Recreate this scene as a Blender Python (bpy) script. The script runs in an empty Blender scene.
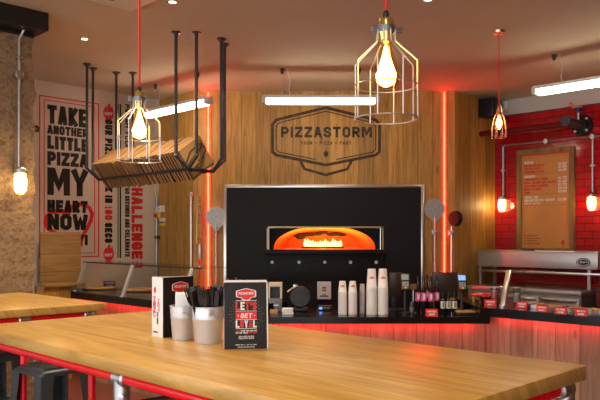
import bpy, bmesh, math, random
from mathutils import Vector, Matrix, Euler
random.seed(7)
S = bpy.context.scene
COL = S.collection
R = math.radians
s2 = math.sqrt(.5)
U = Vector((-s2, s2, 0)); V = Vector((s2, s2, 0))
H = 1.5                       # eye height
FPX, HOR = 700.0, 238.0       # focal length (px) and horizon row of the photograph
CEIL = 3.18

# ------------------------------------------------------------------ camera, world, exposure
cam = bpy.data.cameras.new('camera'); cam_o = bpy.data.objects.new('camera', cam); COL.objects.link(cam_o)
cam_o.location = (0, 0, H); cam_o.rotation_euler = (R(90), 0, 0)
cam.sensor_width = 36; cam.lens = FPX / 600 * 36; cam.shift_y = (HOR - 200) / 600
cam.clip_start = .02
S.camera = cam_o
S.view_settings.view_transform = 'Standard'; S.view_settings.look = 'None'
S.view_settings.gamma = 1; S.view_settings.use_curve_mapping = False
S.view_settings.exposure = 0.95
W = bpy.data.worlds.new('world'); S.world = W; W.use_nodes = True
bg = W.node_tree.nodes['Background']; bg.inputs[0].default_value = (.93, .95, 1, 1); bg.inputs[1].default_value = 1.7
S.cycles.use_denoising = True
S.cycles.max_bounces = 8; S.cycles.diffuse_bounces = 4; S.cycles.glossy_bounces = 4; S.cycles.transparent_max_bounces = 16
S.cycles.caustics_reflective = False; S.cycles.caustics_refractive = False
S.cycles.sample_clamp_indirect = 4

# light strengths
NEON = 36.0; LED = 10.0; TUBE = 9.0; DOWN = 75.0; BULB = 3.8; FLAME = 5.0

# ------------------------------------------------------------------ pixel -> place helpers
def at(px, py, d): return Vector(((px-300)/FPX*d, d, H+(HOR-py)/FPX*d))
def onz(px, py, z):
    d = (H-z)*FPX/(py-HOR); return Vector(((px-300)/FPX*d, d, z))
def on_line(px, py, P, D):            # point of the vertical plane through P along D seen at px, py -> (s, z)
    q = (px-300)/FPX
    s = (q*P[1]-P[0])/(D[0]-q*D[1]); d = P[1]+s*D[1]
    return s, H+(HOR-py)/FPX*d

# ------------------------------------------------------------------ materials
def mat(name, col=(.8,.8,.8), rough=.5, metal=0, emit=None, estr=0, spec=.5, coat=0):
    m = bpy.data.materials.new(name); m.use_nodes = True
    b = m.node_tree.nodes['Principled BSDF']
    b.inputs['Base Color'].default_value = (*col, 1); b.inputs['Roughness'].default_value = rough
    b.inputs['Metallic'].default_value = metal; b.inputs['Specular IOR Level'].default_value = spec
    b.inputs['Coat Weight'].default_value = coat
    if emit: b.inputs['Emission Color'].default_value = (*emit, 1); b.inputs['Emission Strength'].default_value = estr
    return m
class NT:
    def __init__(s, m): s.m = m; s.t = m.node_tree; s.b = s.t.nodes['Principled BSDF']
    def n(s, typ, **kw):
        nd = s.t.nodes.new(typ)
        for k, v in kw.items():
            if k.startswith('i_'): nd.inputs[k[2:].replace('_', ' ')].default_value = v
            else: setattr(nd, k, v)
        return nd
    def l(s, a, b): s.t.links.new(a, b)
    def math(s, op, a, b=None):
        nd = s.t.nodes.new('ShaderNodeMath'); nd.operation = op
        for i, v in enumerate((a, b)):
            if v is None: continue
            if isinstance(v, (int, float)): nd.inputs[i].default_value = v
            else: s.l(v, nd.inputs[i])
        return nd.outputs[0]
    def ramp(s, fac, stops):
        nd = s.t.nodes.new('ShaderNodeValToRGB'); e = nd.color_ramp.elements
        while len(e) < len(stops): e.new(.5)
        for i, (p, c) in enumerate(stops): e[i].position = p; e[i].color = (*c, 1)
        s.l(fac, nd.inputs[0]); return nd.outputs[0]
    def mix(s, fac, a, b, typ='MIX'):
        nd = s.t.nodes.new('ShaderNodeMixRGB'); nd.blend_type = typ
        for i, v in enumerate((fac, a, b)):
            if isinstance(v, (int, float)): nd.inputs[i].default_value = v
            elif isinstance(v, tuple): nd.inputs[i].default_value = (*v, 1)
            else: s.l(v, nd.inputs[i])
        return nd.outputs[0]
    def bump(s, h, strength=.3, dist=.01):
        nd = s.n('ShaderNodeBump'); nd.inputs['Strength'].default_value = strength; nd.inputs['Distance'].default_value = dist
        s.l(h, nd.inputs['Height']); s.l(nd.outputs[0], s.b.inputs['Normal'])

def wood(name, c1, c2, across, along, pw, rough=.5, vary=.35, seam=.006, knots=.5, coat=0, dark=.75):
    """planks: `across`/`along` are object axes (0,1,2), pw the plank width"""
    m = mat(name, c1, rough, coat=coat); N = NT(m)
    tc = N.n('ShaderNodeTexCoord'); sx = N.n('ShaderNodeSeparateXYZ'); N.l(tc.outputs['Object'], sx.inputs[0])
    a, l = sx.outputs[across], sx.outputs[along]
    third = sx.outputs[3-across-along]
    q = N.math('DIVIDE', a, pw); pid = N.math('FLOOR', q); fr = N.math('FRACT', q)
    wn = N.n('ShaderNodeTexWhiteNoise', noise_dimensions='1D'); N.l(pid, wn.inputs['W'])
    off = N.math('MULTIPLY', wn.outputs[0], 37.0)
    cv = N.n('ShaderNodeCombineXYZ'); N.l(N.math('MULTIPLY', N.math('ADD', a, N.math('MULTIPLY', third, .6)), 16.0), cv.inputs[0])
    N.l(N.math('ADD', N.math('MULTIPLY', l, 1.3), off), cv.inputs[1]); N.l(off, cv.inputs[2])
    n1 = N.n('ShaderNodeTexNoise', i_Scale=1.6, i_Detail=6.0, i_Roughness=.62, i_Distortion=.9); N.l(cv.outputs[0], n1.inputs['Vector'])
    cv2 = N.n('ShaderNodeCombineXYZ'); N.l(N.math('MULTIPLY', a, 5.0), cv2.inputs[0]); N.l(N.math('ADD', N.math('MULTIPLY', l, 1.7), off), cv2.inputs[1]); N.l(off, cv2.inputs[2])
    vo = N.n('ShaderNodeTexVoronoi', i_Scale=1.0); N.l(cv2.outputs[0], vo.inputs['Vector'])
    col = N.ramp(n1.outputs[0], [(.28, tuple(x*dark for x in c2)), (.42, c2), (.58, c1), (.8, tuple(min(1, x*1.12) for x in c1))])
    kn = N.ramp(vo.outputs['Distance'], [(.03, (1,1,1)), (.11, (0,0,0))])
    kk = N.math('MULTIPLY', kn, knots)
    col = N.mix(kk, col, tuple(x*.35 for x in c2))
    vv = N.math('ADD', N.math('MULTIPLY', wn.outputs[0], vary), 1-vary*.6)
    hs = N.n('ShaderNodeHueSaturation'); N.l(vv, hs.inputs['Value']); N.l(col, hs.inputs['Color'])
    if seam:
        e = N.math('MINIMUM', fr, N.math('SUBTRACT', 1.0, fr)); sm = N.math('LESS_THAN', e, seam/pw)
        col = N.mix(N.math('MULTIPLY', sm, .55), hs.outputs[0], tuple(x*.25 for x in c2))
    else: col = hs.outputs[0]
    N.l(col, N.b.inputs['Base Color']); N.bump(n1.outputs[0], .12, .004)
    return m

def noisy(name, c1, c2, scale, rough=.6, bump=0, metal=0, detail=5, stretch=None, dist=.005):
    m = mat(name, c1, rough, metal); N = NT(m); tc = N.n('ShaderNodeTexCoord')
    mp = N.n('ShaderNodeMapping'); N.l(tc.outputs['Object'], mp.inputs[0])
    if stretch: mp.inputs['Scale'].default_value = stretch
    n = N.n('ShaderNodeTexNoise', i_Scale=scale, i_Detail=float(detail)); N.l(mp.outputs[0], n.inputs['Vector'])
    N.l(N.ramp(n.outputs[0], [(.3, c2), (.7, c1)]), N.b.inputs['Base Color'])
    if bump: N.bump(n.outputs[0], bump, dist)
    return m

M = {}
M['plaster'] = noisy('ceiling plaster', (.62,.55,.42), (.58,.51,.38), 3, .8)
M['cream'] = noisy('cream wall paint', (.64,.59,.50), (.60,.55,.46), 2, .45)
M['white_wall'] = noisy('white wall paint', (.60,.57,.52), (.56,.53,.48), 2, .6)
M['clad'] = wood('wall cladding oak', (.58,.315,.070), (.44,.225,.042), 0, 2, .168, .5, .40, .0035, .8, dark=.72)
M['table'] = wood('table oak', (.60,.36,.095), (.47,.26,.055), 1, 0, .34, .35, .10, 0, .6, coat=0, dark=.82)
M['bin_wood'] = wood('pale oak', (.46,.28,.10), (.36,.20,.065), 2, 0, .19, .5, .15, .003, .4, dark=.88)
M['counter_wood'] = wood('counter front boards', (.44,.29,.18), (.33,.20,.115), 0, 2, .19, .5, .45, .004, .8, dark=.75)
M['black_stone'] = mat('black polished counter', (.007,.007,.0075), .14, spec=.28)
M['oven_black'] = noisy('oven black panel', (.012,.012,.0125), (.009,.009,.0095), 6, .55)
M['oven_black'].node_tree.nodes['Principled BSDF'].inputs['Specular IOR Level'].default_value = .25
M['black'] = mat('black plastic', (.012,.012,.013), .4)
M['cutlery_black'] = mat('black cutlery plastic', (.010,.010,.011), .25)
M['pipe_black'] = noisy('black steel pipe', (.075,.075,.08), (.05,.05,.054), 30, .36, metal=.6)
M['steel'] = noisy('brushed stainless', (.60,.59,.58), (.52,.51,.50), 6, .42, metal=.72, stretch=(1,40,40))
M['trim_steel'] = noisy('steel trim', (.72,.69,.64), (.62,.59,.55), 8, .28, metal=1)
M['galv'] = noisy('galvanised metal', (.62,.63,.64), (.46,.47,.48), 18, .38, metal=1)
M['bucket'] = noisy('bright galvanised bucket', (.74,.76,.80), (.62,.64,.68), 14, .44, metal=.65)
M['wire'] = mat('zinc wire', (.62,.60,.58), .35, .9)
M['brass'] = mat('brass', (.80,.56,.18), .22, 1)
M['mouth_brass'] = mat('dull brass', (.40,.27,.11), .38, .8)
M['peel'] = noisy('worn peel steel', (.50,.47,.45), (.38,.36,.34), 30, .5, metal=.5)
M['collar'] = mat('grey steel collar', (.24,.245,.255), .4, .8)
M['post'] = mat('bright steel post', (.62,.62,.62), .35, .5)
M['copper'] = mat('copper', (.72,.32,.18), .25, 1)
M['red_paint'] = mat('glossy red paint', (.86,.008,.018), .22, coat=.3)
M['red_cord'] = mat('red cord', (.80,.03,.02), .7)
M['red'] = mat('red print', (.66,.018,.022), .5)
M['dark_red'] = mat('dark red cupboard', (.16,.018,.018), .4)
M['pipe_red'] = mat('red oxide pipe', (.13,.010,.008), .75, spec=.2)
M['ink'] = mat('black ink', (.010,.009,.008), .5, spec=.3)
M['ink2'] = mat('worn dark ink', (.035,.030,.026), .5)
M['burn'] = noisy('brand burnt into wood', (.085,.048,.016), (.028,.016,.007), 14, .6)
M['white'] = mat('white', (.80,.80,.80), .5)
M['white_print'] = mat('white print', (.75,.75,.75), .5)
M['grey_print'] = mat('grey print', (.22,.22,.22), .5)
M['card_black'] = mat('black card', (.012,.010,.011), .5, spec=.3)
M['paper'] = mat('white paper', (.82,.82,.83), .7)
M['cup'] = mat('white paper cup', (.80,.78,.77), .5)
M['pink'] = mat('pink print', (.75,.12,.35), .5)
M['soft_red'] = mat('pale red print', (.78,.20,.22), .5)
M['cardboard'] = noisy('brown cardboard', (.50,.28,.105), (.44,.24,.085), 30, .8)
M['slot_shade'] = noisy('painted slot shade', (.17,.10,.05), (.12,.07,.033), 40, .85)  # dark brown that paints slot shade onto the box edges
M['stool'] = mat('dark grey powder coat', (.055,.065,.072), .38, .3)
M['pillar'] = None
M['menu_paper'] = noisy('kraft menu paper', (.68,.285,.072), (.62,.25,.062), 40, .7)
M['menu_frame'] = wood('menu frame timber', (.30,.185,.05), (.20,.115,.03), 0, 2, .5, .5, .1, 0, .2)
M['brown_paint'] = mat('brown print', (.20,.09,.03), .6)
M['blue'] = mat('blue label', (.06,.06,.42), .5)
M['blue_paint'] = mat('blue paint', (.02,.05,.30), .35)
M['orange_paint'] = mat('orange paint', (.80,.28,.03), .4)
M['yellow'] = mat('yellow plastic', (.80,.60,.03), .45)
M['grey'] = mat('mid grey plastic', (.16,.16,.17), .45)
M['beige'] = mat('beige plastic', (.58,.52,.42), .45)
M['screen_blue'] = mat('lit terminal screen', (.1,.2,.5), .3, emit=(.25,.45,.95), estr=.55)
M['screen_grey'] = mat('grey screen', (.32,.36,.36), .3)
M['screen_dark'] = mat('till screen back', (.045,.028,.022), .35)
M['led_blue'] = mat('blue indicator', (.05,.1,.8), .3, emit=(.1,.25,1), estr=1.2)
M['pink_label'] = mat('magenta label', (.70,.10,.32), .5)
M['white_label'] = mat('cream bottle label', (.70,.66,.58), .5)
M['bottle'] = mat('dark bottle glass', (.012,.008,.007), .08, coat=.4)
M['tomato'] = mat('tomato', (.72,.03,.012), .25)
M['brick_dome'] = noisy('refractory dome', (.80,.26,.045), (.62,.18,.03), 3, .8)
M['soot'] = mat('soot', (.02,.012,.01), .9)
M['neon'] = mat('red light tube', (1,.1,.08), .4, emit=(1,.009,.004), estr=NEON)
M['led'] = mat('red led strip', (1,.05,.05), .4, emit=(1,.012,.014), estr=LED)
M['tube'] = mat('lit diffuser', (1,1,1), .4, emit=(1,.84,.60), estr=TUBE)
M['spot'] = mat('lit downlight', (1,1,1), .4, emit=(1,.72,.38), estr=5)
M['filament'] = mat('lit filament', (1,.7,.3), .4, emit=(1,.60,.20), estr=13)
M['lantern'] = mat('lit lantern glass', (1,.8,.5), .4, emit=(1,.66,.30), estr=4.5)
M['flame'] = mat('flame', (1,.5,.1), .4, emit=(1,.46,.09), estr=FLAME)
M['dough'] = noisy('pizza dough', (.72,.50,.20), (.62,.34,.10), 14, .6, .3)
M['topping'] = noisy('chopped topping', (.66,.38,.12), (.50,.16,.04), 60, .6, .3)
M['floor'] = noisy('brown red floor', (.20,.085,.055), (.15,.06,.04), 2.2, .35)

def glassy(name, tint, gl=.10, rough=.02, ior=1.3):
    m = bpy.data.materials.new(name); m.use_nodes = True; t = m.node_tree; t.nodes.clear()
    o = t.nodes.new('ShaderNodeOutputMaterial'); tr = t.nodes.new('ShaderNodeBsdfTransparent'); g = t.nodes.new('ShaderNodeBsdfGlossy')
    tr.inputs[0].default_value = (*tint, 1); g.inputs['Roughness'].default_value = rough
    mx = t.nodes.new('ShaderNodeMixShader'); lw = t.nodes.new('ShaderNodeLayerWeight'); lw.inputs[0].default_value = .5
    pw = t.nodes.new('ShaderNodeMath'); pw.operation = 'POWER'; pw.inputs[1].default_value = 5.0; t.links.new(lw.outputs['Facing'], pw.inputs[0])
    ad = t.nodes.new('ShaderNodeMath'); ad.operation = 'MULTIPLY_ADD'; ad.inputs[1].default_value = .7; ad.inputs[2].default_value = gl; t.links.new(pw.outputs[0], ad.inputs[0])
    t.links.new(ad.outputs[0], mx.inputs[0]); t.links.new(tr.outputs[0], mx.inputs[1]); t.links.new(g.outputs[0], mx.inputs[2])
    t.links.new(mx.outputs[0], o.inputs[0]); return m
M['glass'] = glassy('clear glass', (.93,.95,.94), .03, ior=1.35)
M['amber'] = glassy('amber bulb glass', (1,.80,.42), .03)
M['jar'] = glassy('jar glass', (.86,.86,.85), .07, .03)
M['cup_clear'] = mat('clear plastic cup', (.55,.54,.54), .12); M['cup_clear'].node_tree.nodes['Principled BSDF'].inputs['Alpha'].default_value = .5

def pillar_mat():
    m = mat('rough exposed concrete', (.5,.4,.28), .9); N = NT(m); tc = N.n('ShaderNodeTexCoord')
    n1 = N.n('ShaderNodeTexNoise', i_Scale=5.0, i_Detail=8.0, i_Roughness=.7); N.l(tc.outputs['Object'], n1.inputs['Vector'])
    v = N.n('ShaderNodeTexVoronoi', i_Scale=42.0); N.l(tc.outputs['Object'], v.inputs['Vector'])
    v2 = N.n('ShaderNodeTexVoronoi', i_Scale=17.0); N.l(tc.outputs['Object'], v2.inputs['Vector'])
    base = N.ramp(n1.outputs[0], [(.25, (.18,.11,.055)), (.5, (.33,.22,.115)), (.75, (.43,.31,.18))])
    peb = N.ramp(v.outputs['Color'], [(.1, (.11,.065,.035)), (.5, (.36,.24,.125)), (.9, (.23,.165,.11))])
    c = N.mix(.6, base, peb)
    pits = N.ramp(v2.outputs['Distance'], [(.05, (1,1,1)), (.16, (0,0,0))])
    c = N.mix(N.math('MULTIPLY', pits, .55), c, (.12,.08,.045))
    N.l(c, N.b.inputs['Base Color'])
    N.bump(N.math('ADD', N.math('MULTIPLY', n1.outputs[0], 1.4), N.math('ADD', v.outputs['Distance'], v2.outputs['Distance'])), .5, .010); return m
M['pillar'] = pillar_mat()
def tile_mat():
    m = mat('glossy red metro tile', (.5,.01,.02), .12, coat=.3); N = NT(m); tc = N.n('ShaderNodeTexCoord')
    sx = N.n('ShaderNodeSeparateXYZ'); cb = N.n('ShaderNodeCombineXYZ'); N.l(tc.outputs['Object'], sx.inputs[0])
    N.l(sx.outputs[0], cb.inputs[0]); N.l(sx.outputs[2], cb.inputs[1])
    br = N.n('ShaderNodeTexBrick', i_Scale=1.0); N.l(cb.outputs[0], br.inputs['Vector'])
    for k, v in (('Mortar Size', .0045), ('Mortar Smooth', .35), ('Brick Width', .185), ('Row Height', .083), ('Bias', 0.)): br.inputs[k].default_value = v
    br.inputs['Color1'].default_value = (.50,.006,.012,1); br.inputs['Color2'].default_value = (.40,.004,.009,1); br.inputs['Mortar'].default_value = (.09,.006,.008,1)
    N.l(br.outputs['Color'], N.b.inputs['Base Color'])
    n = N.n('ShaderNodeTexNoise', i_Scale=9.0); N.l(tc.outputs['Object'], n.inputs['Vector'])
    N.bump(N.math('ADD', N.math('MULTIPLY', br.outputs['Fac'], -1.0), N.math('MULTIPLY', n.outputs[0], .35)), .6, .006); return m
M['tile'] = tile_mat()

# ------------------------------------------------------------------ mesh builder
class MB:
    def __init__(s): s.bm = bmesh.new(); s.X = Matrix()
    def _t(s, vs, mtx=None):
        m = s.X @ mtx if mtx is not None else s.X
        bmesh.ops.transform(s.bm, matrix=m, verts=vs)
    def box(s, x0, x1, y0, y1, z0, z1, bev=0, mtx=None, seg=2):
        r = bmesh.ops.create_cube(s.bm, size=1)['verts']
        bmesh.ops.scale(s.bm, vec=(abs(x1-x0), abs(y1-y0), abs(z1-z0)), verts=r)
        bmesh.ops.translate(s.bm, vec=((x0+x1)/2, (y0+y1)/2, (z0+z1)/2), verts=r)
        if bev:
            es = list({e for v in r for e in v.link_edges})
            q = bmesh.ops.bevel(s.bm, geom=es, offset=bev, segments=seg, affect='EDGES', profile=.5)
            r = list({v for f in q['faces'] for v in f.verts} | {v for v in r if v.is_valid})
            r2 = set(r); st = list(r)
            while st:
                v = st.pop()
                for e in v.link_edges:
                    o = e.other_vert(v)
                    if o not in r2: r2.add(o); st.append(o)
            r = list(r2)
        s._t(r, mtx); return s
    def prism(s, pts, a0, a1, axis='z', mtx=None):
        """polygon pts extruded a0..a1 along axis (z: pts are x,y; y: pts are x,z; x: pts are y,z)"""
        f = {'z': lambda p, a: (p[0], p[1], a), 'y': lambda p, a: (p[0], a, p[1]), 'x': lambda p, a: (a, p[0], p[1])}[axis]
        lo = [s.bm.verts.new(f(p, a0)) for p in pts]; hi = [s.bm.verts.new(f(p, a1)) for p in pts]; n = len(pts)
        fs = [s.bm.faces.new(lo), s.bm.faces.new(hi)]
        for i in range(n): fs.append(s.bm.faces.new((lo[i], lo[(i+1) % n], hi[(i+1) % n], hi[i])))
        bmesh.ops.recalc_face_normals(s.bm, faces=fs); s._t(lo+hi, mtx); return s
    def lathe(s, prof, seg=20, loc=(0,0,0), mtx=None, caps=True):
        rings = []
        for r, z in prof:
            rings.append([s.bm.verts.new((r*math.cos(2*math.pi*k/seg), r*math.sin(2*math.pi*k/seg), z)) for k in range(seg)])
        fs = []
        for a, b in zip(rings, rings[1:]):
            for k in range(seg): fs.append(s.bm.faces.new((a[k], a[(k+1) % seg], b[(k+1) % seg], b[k])))
        if caps:
            fs.append(s.bm.faces.new(rings[0][::-1])); fs.append(s.bm.faces.new(rings[-1]))
        bmesh.ops.recalc_face_normals(s.bm, faces=fs)
        vs = [v for r in rings for v in r]
        bmesh.ops.translate(s.bm, vec=loc, verts=vs); s._t(vs, mtx); return s
    def tube(s, path, r, seg=10, closed=False, caps=True):
        P = [Vector(p) for p in path]; n = len(P); rings = []
        prev = None
        for i in range(n):
            if closed: t = (P[(i+1) % n]-P[i-1]).normalized()
            else:
                a = (P[i]-P[i-1]).normalized() if i else None; b = (P[i+1]-P[i]).normalized() if i < n-1 else None
                t = ((a or b)+(b or a)).normalized()
            if prev is None:
                x = t.orthogonal().normalized()
            else:
                x = prev - t*prev.dot(t); x.normalize()
            prev = x; y = t.cross(x)
            k = 1.0
            if not closed and 0 < i < n-1:
                k = 1/max(.5, math.cos(a.angle(b)/2))
            rr = r[i] if isinstance(r, (list, tuple)) else r
            rings.append([s.bm.verts.new(P[i] + (x*math.cos(2*math.pi*j/seg)+y*math.sin(2*math.pi*j/seg))*rr*(1+(k-1)*.5)) for j in range(seg)])
        prs = list(zip(rings, rings[1:])) + ([(rings[-1], rings[0])] if closed else [])
        fs = []
        for a, b in prs:
            for j in range(seg): fs.append(s.bm.faces.new((a[j], a[(j+1) % seg], b[(j+1) % seg], b[j])))
        if caps and not closed: fs.append(s.bm.faces.new(rings[0][::-1])); fs.append(s.bm.faces.new(rings[-1]))
        bmesh.ops.recalc_face_normals(s.bm, faces=fs)
        s._t([v for q in rings for v in q]); return s
    def ring(s, c, rad, r, seg=32, sec=8):
        return s.tube([(c[0]+rad*math.cos(2*math.pi*k/seg), c[1]+rad*math.sin(2*math.pi*k/seg), c[2]) for k in range(seg)], r, sec, closed=True)
    def ball(s, c, r, sc=(1,1,1), sub=2):
        q = bmesh.ops.create_icosphere(s.bm, subdivisions=sub, radius=r)['verts']
        bmesh.ops.scale(s.bm, vec=sc, verts=q); bmesh.ops.translate(s.bm, vec=c, verts=q); s._t(q); return s
    def stroke(s, pts, t, closed=False, y0=-.002, y1=0, cap=True):
        P = [Vector(p) for p in pts]; n = len(P); L = []; Rr = []
        if cap and not closed:
            P[0] = P[0]-(P[1]-P[0]).normalized()*t/2; P[-1] = P[-1]+(P[-1]-P[-2]).normalized()*t/2
        for i in range(n):
            a = (P[i]-P[i-1]).normalized() if (i or closed) else None
            b = (P[(i+1) % n]-P[i]).normalized() if (i < n-1 or closed) else None
            a = a or b; b = b or a
            d = a+b
            d = d.normalized() if d.length > 1e-6 else a
            nn = Vector((-d.y, d.x)); c = max(.55, nn.dot(Vector((-a.y, a.x))))
            L.append(P[i]+nn*t/2/c); Rr.append(P[i]-nn*t/2/c)
        for i in range(n if closed else n-1):
            j = (i+1) % n
            s.prism([L[i], L[j], Rr[j], Rr[i]], y0, y1, 'y')
        return s
    def text(s, txt, x, z, h, w, t, gap, y0=-.002, y1=0, fit=None, shear=0):
        """block letters from x,z (bottom left); fit = total width"""
        def total(w): return sum(gw(c, w, t) for c in txt)+gap*(len(txt)-1)
        if fit:
            k0 = w
            for _ in range(30): w *= 1+.6*((fit-total(w))/max(total(w), 1e-6)); w = max(w, t*1.05)
        cx = x
        for c in txt:
            g = gw(c, w, t)
            for pl, cl in GL.get(c, []):
                pts = [(cx+t/2+p[0]*(g-t)+shear*(t/2+p[1]*(h-t)), z+t/2+p[1]*(h-t)) for p in pl]
                s.stroke(pts, t, cl, y0, y1)
            cx += g+gap
        return cx-gap-x
    def build(s, name, m, parent=None, smooth=35, kind=None, label=None, cat=None, group=None):
        me = bpy.data.meshes.new(name); s.bm.to_mesh(me); s.bm.free()
        me.materials.append(m if not isinstance(m, str) else M[m])
        if smooth:
            me.polygons.foreach_set('use_smooth', [True]*len(me.polygons)); me.set_sharp_from_angle(angle=R(smooth))
        o = bpy.data.objects.new(name, me); COL.objects.link(o)
        if parent: o.parent = parent
        return tag(o, label, cat, group, kind)
def tag(o, label=None, cat=None, group=None, kind=None):
    for k, v in (('label', label), ('category', cat), ('group', group), ('kind', kind)):
        if v: o[k] = v
    return o
def thing(name, label, cat, loc=(0,0,0), rz=0, group=None, kind=None):
    o = bpy.data.objects.new(name, None); COL.objects.link(o); o.location = loc; o.rotation_euler = (0,0,R(rz)); o.empty_display_size = .1
    return tag(o, label, cat, group, kind)
def kids(o): return [c for c in bpy.data.objects if c.parent == o]
def copy_tree(o, loc=None, rz=None, label=None, group=None, parent=None):
    c = o.copy(); COL.objects.link(c)
    if parent: c.parent = parent
    for ch in kids(o): copy_tree(ch, parent=c)
    if loc is not None: c.location = loc
    if rz is not None: c.rotation_euler = (0,0,R(rz))
    if label: c['label'] = label
    if group: c['group'] = group
    return c

# ---- block letter strokes
c_, d_ = .30, .16
def oct_(x0=0, x1=1, y0=0, y1=1): return [(x0+c_*(x1-x0),y0),(x1-c_*(x1-x0),y0),(x1,y0+d_),(x1,y1-d_),(x1-c_*(x1-x0),y1),(x0+c_*(x1-x0),y1),(x0,y1-d_),(x0,y0+d_)]
GL = {
 'A': [([(0,0),(.40,1),(.60,1),(1,0)],0), ([(.2,.28),(.8,.28)],0)],
 'B': [([(0,0),(0,1),(.8,1),(1,.86),(1,.66),(.8,.52),(0,.52)],0), ([(.8,.52),(1,.38),(1,.14),(.8,0),(0,0)],0)],
 'C': [([(1,.80),(1,1-d_),(1-c_,1),(c_,1),(0,1-d_),(0,d_),(c_,0),(1-c_,0),(1,d_),(1,.20)],0)],
 'D': [([(0,0),(0,1),(1-c_,1),(1,1-d_),(1,d_),(1-c_,0)],1)],
 'E': [([(1,1),(0,1),(0,0),(1,0)],0), ([(0,.5),(.85,.5)],0)],
 'F': [([(1,1),(0,1),(0,0)],0), ([(0,.5),(.85,.5)],0)],
 'G': [([(1,.82),(1,1-d_),(1-c_,1),(c_,1),(0,1-d_),(0,d_),(c_,0),(1-c_,0),(1,d_),(1,.42),(.68,.42)],0)],
 'H': [([(0,0),(0,1)],0), ([(1,0),(1,1)],0), ([(0,.5),(1,.5)],0)],
 'I': [([(.5,0),(.5,1)],0)],
 'J': [([(1,1),(1,d_),(1-c_,0),(c_,0),(0,d_),(0,.3)],0)],
 'K': [([(0,0),(0,1)],0), ([(1,1),(.1,.48),(1,0)],0)],
 'L': [([(0,1),(0,0),(1,0)],0)],
 'M': [([(0,0),(0,1),(.14,1),(.5,.3),(.86,1),(1,1),(1,0)],0)],
 'N': [([(0,0),(0,1),(.1,1),(.9,0),(1,0),(1,1)],0)],
 'O': [(oct_(),1)], '0': [(oct_(),1)],
 'P': [([(0,0),(0,1),(1-c_,1),(1,1-d_),(1,.42+d_),(1-c_,.42),(0,.42)],0)],
 'R': [([(0,0),(0,1),(1-c_,1),(1,1-d_),(1,.44+d_),(1-c_,.44),(0,.44)],0), ([(.5,.44),(1,0)],0)],
 'S': [([(1,.82),(1,1-d_),(1-c_,1),(c_,1),(0,1-d_),(0,.50+d_),(c_,.52),(1-c_,.48),(1,.50-d_),(1,d_),(1-c_,0),(c_,0),(0,d_),(0,.18)],0)],
 'T': [([(0,1),(1,1)],0), ([(.5,1),(.5,0)],0)],
 'U': [([(0,1),(0,d_),(c_,0),(1-c_,0),(1,d_),(1,1)],0)],
 'V': [([(0,1),(.45,0),(.55,0),(1,1)],0)],
 'W': [([(0,1),(.2,0),(.28,0),(.5,.7),(.72,0),(.8,0),(1,1)],0)],
 'X': [([(0,0),(1,1)],0), ([(0,1),(1,0)],0)],
 'Y': [([(0,1),(.5,.45),(1,1)],0), ([(.5,.45),(.5,0)],0)],
 'Z': [([(0,1),(1,1),(1,.92),(0,.08),(0,0),(1,0)],0)],
 '1': [([(.1,.82),(.5,1),(.5,0)],0)], '2': [([(0,.75),(0,1-d_),(c_,1),(1-c_,1),(1,1-d_),(1,.6),(0,.1),(0,0),(1,0)],0)],
 '3': [([(0,1),(1,1),(1,.55),(.4,.52),(1,.48),(1,0),(0,0)],0)], '4': [([(.8,0),(.8,1),(0,.3),(1,.3)],0)],
 '5': [([(1,1),(0,1),(0,.55),(1,.55),(1,0),(0,0)],0)], '6': [([(1,1),(0,1),(0,0),(1,0),(1,.5),(0,.5)],0)],
 '8': [(oct_(.05,.95,.5,1),1), (oct_(0,1,0,.5),1)], '9': [([(0,0),(1,0),(1,1),(0,1),(0,.5),(1,.5)],0)], '7': [([(0,1),(1,1),(.3,0)],0)],
 '!': [([(.5,1),(.5,.34)],0), ([(.5,.06),(.5,.0)],0)], '.': [([(.5,.02),(.5,.0)],0)], "'": [([(.5,1),(.5,.7)],0)],
 '-': [([(0,.5),(1,.5)],0)], '&': [([(1,0),(.1,.8),(.5,1),(.8,.8),(0,.3),(.3,0),(1,.4)],0)], '£': [([(1,.85),(.8,1),(.4,1),(.25,.8),(.25,0)],0), ([(0,0),(1,0)],0), ([(0,.5),(.8,.5)],0)],
 '|': [([(.5,0),(.5,1)],0)], ',': [([(.5,.1),(.4,-.1)],0)],
}
def gw(c, w, t):
    if c in "I!.'|,": return t*1.0
    if c == ' ': return w*.45
    if c in 'MW': return w*1.35
    if c == '1': return w*.6
    return w

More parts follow.
